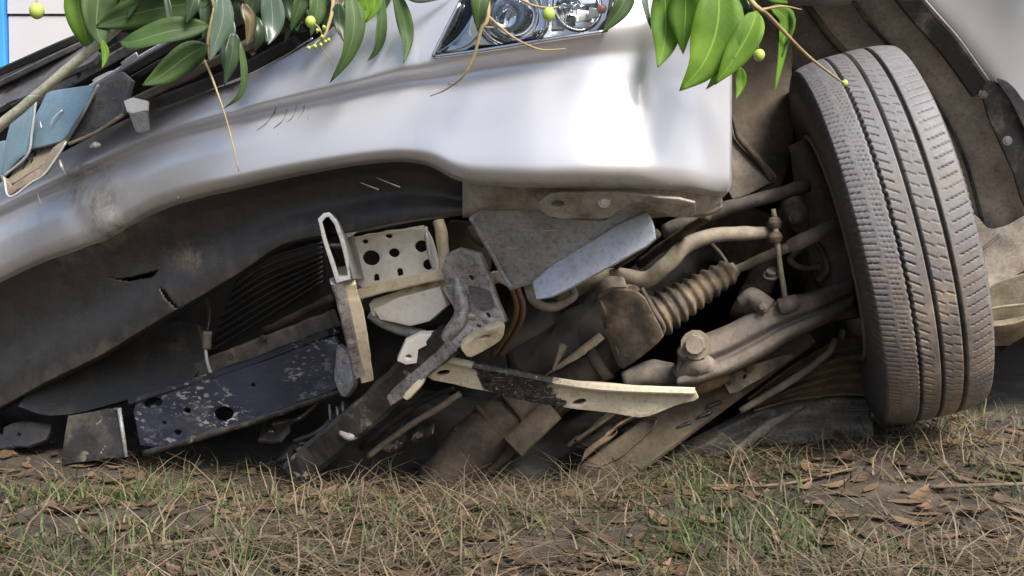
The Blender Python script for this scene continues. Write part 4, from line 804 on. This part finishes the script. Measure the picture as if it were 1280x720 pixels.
# ------------------------------------------------------------------ mango branches
def leaf(pts, wpx, d, tone, parent, roll=0., fold=.28, wave=.085):
    wpx *= .98
    n = 15; p3 = [P(x, y, (d if not hasattr(d, '__len__') else d[i])) for i, (x, y) in enumerate(pts)]
    C = crom([tuple(q) for q in p3], n); dm = d if not hasattr(d, '__len__') else d[0]; W = wpx * dm / F; V = []; U = []
    bow = random.uniform(-.02, .02); C = C + np.array(tuple(CF)) * (bow * np.sin(np.linspace(0, math.pi, n)))[:, None] * min(1, wpx / 30)
    ph = random.random() * 6; us = (-1, -.55, 0, .55, 1)
    for i in range(n):
        s = i / (n - 1); t = Vector(C[min(i + 1, n - 1)] - C[max(i - 1, 0)]).normalized(); c = Vector(C[i])
        sd = t.cross((c - CL).normalized()).normalized(); nm = sd.cross(t); r = roll * (.6 + .8 * s)
        sd, nm = sd * math.cos(r) + nm * math.sin(r), nm * math.cos(r) - sd * math.sin(r)
        f = max(.03, math.sin(math.pi * min(1, s ** .74)) ** .85 * (1 - .22 * s ** 3)) if s < .999 else .012
        for u in us:
            h = W / 2 * f; V.append(c + sd * (u * h) - nm * (fold * abs(u) * h) + nm * (wave * W * abs(u) * math.sin(ph + s * 9 + (2 if u < 0 else 0)) * f)); U.append((u * .5 + .5, s))
    k = len(us); Fc = [(i * k + j, i * k + j + 1, (i + 1) * k + j + 1, (i + 1) * k + j) for i in range(n - 1) for j in range(k - 1)]
    o = mobj('leaf', V, Fc, LM[tone], parent, uvs=U); m = o.modifiers.new('thickness', 'SOLIDIFY'); m.thickness = .0004
    return o
def fruit(px, py, d, r, parent):
    c = P(px, py, d); R = r * d / F
    o = revolve('mango', [(R * 1.12 * math.cos(t), R * math.sin(t) * (1 + .06 * math.cos(t))) for t in np.linspace(.001, math.pi - .001, 14)], c, Vector((.15, .1, 1)), M['mango'], parent, 20)
    return o
# left branch, lying over the grille
bA = empty('mango_branch', P(210, -40, 1.70), 'leafy mango branch with a long bare stem lying across the broken grille', 'branch')
sweep('stem', [(-120, 255, 1.80), (0, 157, 1.74), (95, 78, 1.70), (188, 0, 1.68), (260, -62, 1.68), (330, -110, 1.70)], [6.5, 6.3, 6, 5.5, 6, 7], M['stem'], bA)
for pts, r in (([(260, -62, 1.68), (262, -20, 1.66), (268, 10, 1.64)], [4, 3, 2]), ([(330, -110, 1.70), (400, -60, 1.66), (416, -4, 1.63), (409, 37, 1.61), (399, 56, 1.61)], [6, 4, 2.6, 2, 1.2]), ([(330, -110, 1.70), (480, -70, 1.64), (500, -20, 1.6)], [6, 4, 2]),
               ([(255, 74, 1.64), (266, 100, 1.63), (283, 150, 1.62), (299, 214, 1.62)], [1.8, 1.4, 1.1, .7]), ([(268, 10, 1.64), (260, 50, 1.64), (262, 76, 1.64)], [2, 2, 1.6]), ([(140, 36, 1.69), (110, -20, 1.68), (96, -40, 1.68)], [3, 2.5, 2]),
               ([(399, 56, 1.61), (408, 68, 1.61), (417, 82, 1.61)], [.8, .6, .5]), ([(400, 50, 1.61), (390, 58, 1.61), (383, 60, 1.61)], [1.5, 1.2, 1]), ([(404, 46, 1.61), (398, 34, 1.61), (388, 27, 1.61)], [1.2, 1, 1]), ([(300, -90, 1.69), (100, -60, 1.66), (48, -30, 1.64), (46, 6, 1.63)], [3, 2, 1.4, 1])):
    sweep('twig', pts, r, M['twig'], bA)
for (x, y, r) in ((388, 27, 6.5), (46, 14, 9)): fruit(x, y, 1.61 if x > 100 else 1.63, r, bA)
for (x, y) in ((385, 60), (393, 58), (400, 56), (406, 52), (402, 46), (410, 50), (396, 38), (404, 34)): sweep('flower_bud', [(x, y - 2, 1.605), (x + 1, y, 1.603), (x, y + 3, 1.605)], [1, 2.6, 1], M['mango'], bA, segs=8)
LA = [([(100, -35), (98, 5), (108, 45), (118, 62)], 34, 1.70, 'b', -.4), ([(130, -40), (124, 0), (122, 35), (130, 60)], 44, 1.665, 'm', .3), ([(262, 2), (200, 8), (150, 20), (118, 34)], 46, 1.66, 'm', .1),
      ([(262, -20), (210, -8), (150, -4), (128, 4)], 34, 1.67, 'd', .2), ([(262, 32), (215, 42), (170, 55), (150, 52)], 34, 1.65, 'm', -.5), ([(260, 56), (232, 68), (200, 92), (177, 107)], 36, 1.63, 'm', .15),
      ([(272, 30), (230, 26), (186, 44)], 30, 1.67, 'd', .2), ([(277, -15), (278, 20), (270, 50), (261, 78)], 27, 1.60, 'g', .25), ([(128, 50), (130, 68), (127, 86)], 10, 1.66, 'b', .2), ([(246, -12), (240, 10), (232, 30)], 18, 1.63, 'd', 0), ([(206, -12), (212, 20), (213, 50)], 9, 1.64, 'd', 0),
      ([(292, 40), (290, 70), (280, 108)], 22, 1.63, 'd', .3), ([(288, 20), (284, 60), (284, 102)], 22, 1.65, 'g', -.3), ([(300, 52), (304, 90), (298, 118), (278, 137)], 11, 1.60, 'm', .6), ([(336, -20), (338, 10), (338, 34), (335, 56)], 31, 1.60, 'g', .15),
      ([(303, 4), (312, 28), (308, 58)], 18, 1.62, 'o', .3), ([(322, -20), (318, 5), (310, 30)], 26, 1.66, 'd', .2), ([(370, -25), (366, 5), (372, 40)], 34, 1.66, 'd', -.2), ([(398, -15), (396, 15), (388, 46)], 24, 1.64, 'm', .3), ([(352, -20), (356, 15), (352, 36)], 26, 1.68, 'd', .1),
      ([(436, -15), (444, 30), (436, 68), (412, 104)], 27, 1.58, 'm', .35), ([(422, 2), (424, 28), (432, 56)], 20, 1.62, 'd', .2), ([(458, -18), (455, 8), (450, 34)], 20, 1.575, 'b', .1), ([(472, -12), (466, 12), (450, 35)], 20, 1.59, 'b', -.3), ([(478, -10), (476, 40), (470, 62), (459, 77)], 15, 1.59, 'm', .5),
      ([(492, -18), (503, 20), (508, 50), (504, 80)], 21, 1.55, 'm', .25), ([(446, 30), (444, 50), (440, 66)], 12, 1.60, 'm', .2), ([(500, -12), (525, -2), (566, -4)], 14, 1.55, 'd', .3), ([(470, -30), (480, -10), (478, 20)], 24, 1.62, 'd', 0), ([(232, -30), (180, -22), (150, -24)], 34, 1.66, 'm', 0), ([(410, -30), (420, -5), (424, 14)], 26, 1.64, 'o', 0), ([(245, 18), (200, 24), (150, 40)], 36, 1.68, 'd', .1), ([(180, -16), (160, 12), (150, 34)], 30, 1.69, 'm', .3), ([(318, 20), (324, 44), (318, 66)], 18, 1.66, 'd', .3), ([(352, -10), (364, 24), (384, 40)], 24, 1.67, 'd', -.3), ([(430, -10), (414, 20), (404, 48)], 22, 1.66, 'd', .2), ([(246, -22), (256, 10), (252, 40)], 22, 1.66, 'd', .2)]
for (pts, w_, d, tone, roll) in LA: leaf(pts, w_, d, tone, bA, roll)
for k in range(34):
    x = random.choice([random.uniform(100, 300), random.uniform(300, 420)]); y = random.uniform(-45, -5); a = random.uniform(38, 70); dx = random.uniform(-32, 32)
    leaf([(x, y), (x + dx * .4, y + a * .5), (x + dx, y + a)], random.uniform(14, 26), random.uniform(1.66, 1.72), random.choice('ddmdg'), bA, random.uniform(-.7, .7))
for k in range(26):                                # leaves higher on the branch, mostly above the frame
    x = random.uniform(60, 520); y = random.uniform(-170, -45); a = random.uniform(60, 120)
    leaf([(x, y), (x + random.uniform(-30, 30), y + a * .5), (x + random.uniform(-60, 60), min(-6, y + a))], random.uniform(24, 38), random.uniform(1.62, 1.74), random.choice('mmdbg'), bA, random.uniform(-.6, .6))
# thin twig over the headlight
bB = empty('mango_twig', P(610, -40, 1.43), 'thin forked mango twig with one leaf and a green fruit hanging over headlight', 'twig')
for pts, r in (([(640, -120, 1.46), (612, -40, 1.43), (610, 20, 1.42), (601, 38, 1.42), (592, 71, 1.43), (578, 96, 1.44), (557, 112, 1.46), (538, 120, 1.48)], [4, 3, 2.6, 2.4, 1.8, 1.5, 1, .6]), ([(610, 20, 1.42), (628, 36, 1.415), (647, 50, 1.41), (676, 62, 1.40), (707, 61, 1.40)], [1.8, 1.5, 1.4, 1.2, .7]),
               ([(601, 42, 1.42), (582, 58, 1.44), (558, 64, 1.46)], [1.6, 1.3, .7]), ([(640, -120, 1.46), (640, -20, 1.42), (660, 4, 1.41), (686, 10, 1.405), (700, 8, 1.405)], [4, 2, 1.6, 1.5, .8]), ([(606, 34, 1.42), (620, 34, 1.42), (634, 32, 1.42)], [1, .8, .5])): sweep('twig', pts, r, M['twig'], bB)
fruit(686, 18, 1.40, 8, bB)
leaf([(606, -30), (600, 5), (597, 40)], 26, 1.41, 'm', bB, .1); leaf([(616, -40), (622, -15), (612, 6)], 20, 1.43, 'd', bB, .2)
# right cluster over the corner of the bumper
bC = empty('mango_branch', P(900, -40, 1.36), 'bright green mango leaves and twig hanging over bumper corner beside front tyre', 'branch')
for pts, r in (([(860, -130, 1.42), (905, -60, 1.38), (937, -2, 1.36), (950, 12, 1.36), (960, 19, 1.37), (1009, 69, 1.44), (1054, 104, 1.52)], [6, 5, 3.4, 3, 2.6, 1.8, 1.2]), ([(952, 12, 1.36), (979, 8, 1.37), (1002, 12, 1.38)], [2, 1.3, .6]), ([(937, -2, 1.36), (944, 16, 1.36)], [2, 1.6]), ([(905, -60, 1.38), (830, -30, 1.37), (829, -8, 1.37)], [4, 2.5, 2]), ([(948, 60, 1.375), (944, 40, 1.37), (945, 18, 1.36)], [1, 1, 1.2]), ([(860, -130, 1.42), (790, -40, 1.39), (783, -6, 1.385)], [4, 2, 1.5])): sweep('twig', pts, r, M['twig'], bC)
for k in range(14):
    x = random.uniform(815, 960); y = random.uniform(-45, -8); a = random.uniform(45, 85); dx = random.uniform(-24, 24)
    leaf([(x, y), (x + dx * .4, y + a * .5), (x + dx, y + a)], random.uniform(16, 30), random.uniform(1.375, 1.40), random.choice('bmb'), bC, random.uniform(-.7, .7))
fruit(949, 69, 1.375, 7, bC); fruit(1056, 104, 1.525, 4, bC)
LC = [([(830, -22), (833, 20), (831, 55), (822, 85)], 42, 1.375, 'b', .2), ([(858, -25), (858, 20), (854, 68)], 42, 1.36, 'b', -.35), ([(898, -25), (897, 30), (880, 78), (849, 114)], 66, 1.345, 'b', .15), ([(946, 14), (934, 45), (914, 78), (894, 106)], 38, 1.34, 'b', -.1),
      ([(915, 62), (902, 86), (882, 112)], 24, 1.36, 'b', .5), ([(926, 84), (926, 104), (920, 124)], 15, 1.375, 'b', .3), ([(962, 8), (985, 22), (979, 60), (968, 118)], 25, 1.40, 'b', .7), ([(972, 10), (984, 30), (978, 72)], 26, 1.41, 'm', -.3), ([(922, -8), (926, 12), (928, 30)], 20, 1.38, 'd', 0), ([(913, 0), (918, 28), (920, 56)], 12, 1.365, 'm', .4),
      ([(785, -18), (776, 10), (752, 42)], 27, 1.38, 'm', .2), ([(803, -20), (806, 10), (814, 38)], 9, 1.385, 'g', .4), ([(875, -30), (880, 20), (872, 60)], 40, 1.375, 'm', .2), ([(845, -30), (848, 10), (842, 46)], 36, 1.385, 'm', -.2), ([(950, -30), (962, -5), (985, 4)], 22, 1.38, 'b', .2), ([(905, 0), (914, 40), (910, 80)], 30, 1.37, 'm', .1)]
for (pts, w_, d, tone, roll) in LC: leaf(pts, w_, d, tone, bC, roll)
for k in range(16):
    x = random.uniform(780, 980); y = random.uniform(-170, -45); a = random.uniform(60, 110)
    leaf([(x, y), (x + random.uniform(-20, 20), y + a * .5), (x + random.uniform(-50, 50), min(-6, y + a))], random.uniform(28, 44), random.uniform(1.36, 1.46), random.choice('bbm'), bC, random.uniform(-.6, .6))

sweep('twig', [(860, -130, 1.42), (1100, -330, 1.5), (1400, -420, 1.65), (1700, -430, 1.8)], [9, 9, 8, 5], M['stem'], bC)      # unseen limb added over the fender to shade it
for k in range(130):  # out-of-view leaves added to cast shade on the fender
    x = random.uniform(1340, 1640); y = random.uniform(-480, -130); a = random.uniform(90, 150)
    leaf([(x, y), (x + random.uniform(-40, 40), y + a * .5), (x + random.uniform(-30, 90), y + a)], random.uniform(40, 58), random.uniform(1.72, 1.98), random.choice('bmm'), bC, random.uniform(-.8, .8))

# ------------------------------------------------------------------ grass, straw, litter
def blades(name, N, dens, hgt, wid, lean, mats, label, cat):
    V = []; Fc = []; A = []
    k = 0; tries = 0
    while k < N and tries < N * 40:
        tries += 1
        y = random.uniform(.95, 2.5); x = random.uniform(-.62 * y - .2, .62 * y + .2)
        if random.random() > dens(x, y): continue
        z = gz(x, y) - .002; h = random.uniform(*hgt) * (.6 + .6 * random.random()); a = random.uniform(0, 6.28); le = random.uniform(*lean) * h; w0 = random.uniform(*wid)
        dx, dy = math.cos(a), math.sin(a); px_, py_ = -dy, dx; b0 = len(V); a2 = a + random.uniform(-.6, .6); tone = random.random()
        for s in (0, .4, .75, 1):
            q = le * s ** 1.6; hh = h * (s - .28 * (le / h / 1.2) * s * s); hh = max(hh, .002 + .004 * s * random.random()); ww = w0 * (1 - s ** 1.5) + .0002
            cx, cy = x + math.cos(a * (1 - s) + a2 * s) * q, y + math.sin(a * (1 - s) + a2 * s) * q
            V += [(cx - px_ * ww, cy - py_ * ww, z + hh), (cx + px_ * ww, cy + py_ * ww, z + hh)]; A += [tone, tone]
        Fc += [(b0 + 2 * i, b0 + 2 * i + 1, b0 + 2 * i + 3, b0 + 2 * i + 2) for i in range(3)]; k += 1
    o = mobj(name, V, Fc, mats, None, smooth=True, attr={'tone': A}); tag(o, label, cat, kind='stuff'); return o
def strawmat(name, stops, tl):
    m = bpy.data.materials.new(name); m.use_nodes = True; t = m.node_tree; b = t.nodes['Principled BSDF']; out = t.nodes['Material Output']
    an = node(t, 'ShaderNodeAttribute', attribute_name='tone'); r = node(t, 'ShaderNodeValToRGB')
    for i, (p, c) in enumerate(stops):
        e = r.color_ramp.elements[i] if i < 2 else r.color_ramp.elements.new(p)
        e.position = p; e.color = (*c, 1)
    t.links.new(an.outputs['Fac'], r.inputs[0]); t.links.new(r.outputs[0], b.inputs['Base Color']); b.inputs['Roughness'].default_value = .55
    tr = node(t, 'ShaderNodeBsdfTranslucent'); t.links.new(r.outputs[0], tr.inputs[0]); mx = node(t, 'ShaderNodeMixShader'); mx.inputs[0].default_value = tl
    t.links.new(b.outputs[0], mx.inputs[1]); t.links.new(tr.outputs[0], mx.inputs[2]); t.links.new(mx.outputs[0], out.inputs[0]); return m
nz = lambda x, y, s, o=0: noise.noise((x * s, y * s, o)) * .5 + .5
GM = strawmat('grass_blades', [(0, (.032, .055, .015)), (1, (.10, .13, .042)), (.6, (.058, .095, .022))], .3)
SM = strawmat('straw', [(0, (.065, .048, .03)), (1, (.23, .185, .125)), (.5, (.125, .097, .063))], .1)
LIT = strawmat('dead_leaves', [(0, (.05, .034, .022)), (1, (.17, .115, .07)), (.5, (.095, .062, .038))], .1)
under = lambda x, y: 1 if y < 1.85 + max(0, x) * .1 else .25
blades('grass', 6500, lambda x, y: under(x, y) * max(0, (nz(x, y, 2.6) - .42) * 4 + (.25 if x > .2 else 0)) * (.25 + nz(x, y, 11, 5)), (.018, .05), (.0009, .0019), (.3, 1.3), GM, 'short green grass tufts growing in the soil before the car', 'grass')
blades('dry_grass', 9000, lambda x, y: under(x, y) * max(.12, (nz(x, y, 2.2, 7) - .3) * 2), (.02, .085), (.0005, .0014), (1.0, 3.0), SM, 'dry straw and dead grass strewn over the soil', 'straw')
V = []; Fc = []; A = []
for k in range(1500):
    y = random.uniform(.95, 2.3); x = random.uniform(-.62 * y - .2, .62 * y + .2); z = gz(x, y) + .003
    L = random.uniform(.008, .035); W_ = L * random.uniform(.22, .45); a = random.uniform(0, 6.28); tl = random.uniform(-.4, .4); curl = random.uniform(.0, .45); b0 = len(V); tone = random.random()
    for s in (-1, -.5, 0, .5, 1):
        for u in (-1, 0, 1):
            ww = W_ * math.sqrt(max(0, 1 - s * s)) * u; lx = s * L; h = curl * (abs(u) * W_ * .8 + s * s * L * .5) + tl * (lx * .4) + .004 * abs(tl)
            V.append((x + lx * math.cos(a) - ww * math.sin(a), y + lx * math.sin(a) + ww * math.cos(a), z + max(h, -.002))); A.append(tone)
    Fc += [(b0 + i * 3 + j, b0 + i * 3 + j + 1, b0 + i * 3 + j + 4, b0 + i * 3 + j + 3) for i in range(4) for j in range(2)]
tag(mobj('leaf_litter', V, Fc, LIT, None, attr={'tone': A}), 'small brown dead leaves scattered over the ground', 'leaf litter', kind='stuff')
# soil crumbs and pebbles
V = []; Fc = []
for k in range(2600):
    y = random.uniform(.95, 2.3); x = random.uniform(-.62 * y - .2, .62 * y + .2); r = .0016 + .006 * random.random() ** 4; z = gz(x, y) + r * .3; b0 = len(V)
    for (dx, dy, dz) in ((1, 0, 0), (-1, 0, 0), (0, 1, 0), (0, -1, 0), (0, 0, 1), (0, 0, -1)): q = random.uniform(.7, 1.3) * r; V.append((x + dx * q, y + dy * q, z + dz * q * .8))
    Fc += [(b0 + a, b0 + b, b0 + c) for a, b, c in ((0, 2, 4), (2, 1, 4), (1, 3, 4), (3, 0, 4), (2, 0, 5), (1, 2, 5), (3, 1, 5), (0, 3, 5))]
M['crumb'] = pm('soil_crumb', (.16, .125, .09), (.09, .07, .05), 40, .95, 0, bump=.3)
tag(mobj('pebbles', V, Fc, M['crumb'], None, smooth=False), 'soil crumbs and small pebbles lying on the bare ground', 'pebbles', kind='stuff')
# fallen twigs by the tyre
for (pts, r, lab) in (([(.30, 1.72), (.42, 1.70), (.55, 1.735)], .0035, 'thin dry twig lying on the grass left of the tyre foot'), ([(.62, 1.62), (.75, 1.60), (.92, 1.63)], .004, 'crooked dry twig lying on the grass in front of the tyre'), ([(-.5, 1.35), (-.34, 1.40), (-.2, 1.38)], .004, 'dry twig on bare soil in front of the dark cross-member')):
    P3 = [(x, y, gz(x, y) + r + .004) for x, y in pts]; o = sweep('fallen_twig', P3, [r * .8, r * .7, r * .4], M['deadtwig'], None, world=True); tag(o, lab, 'twig', 'fallen twigs')
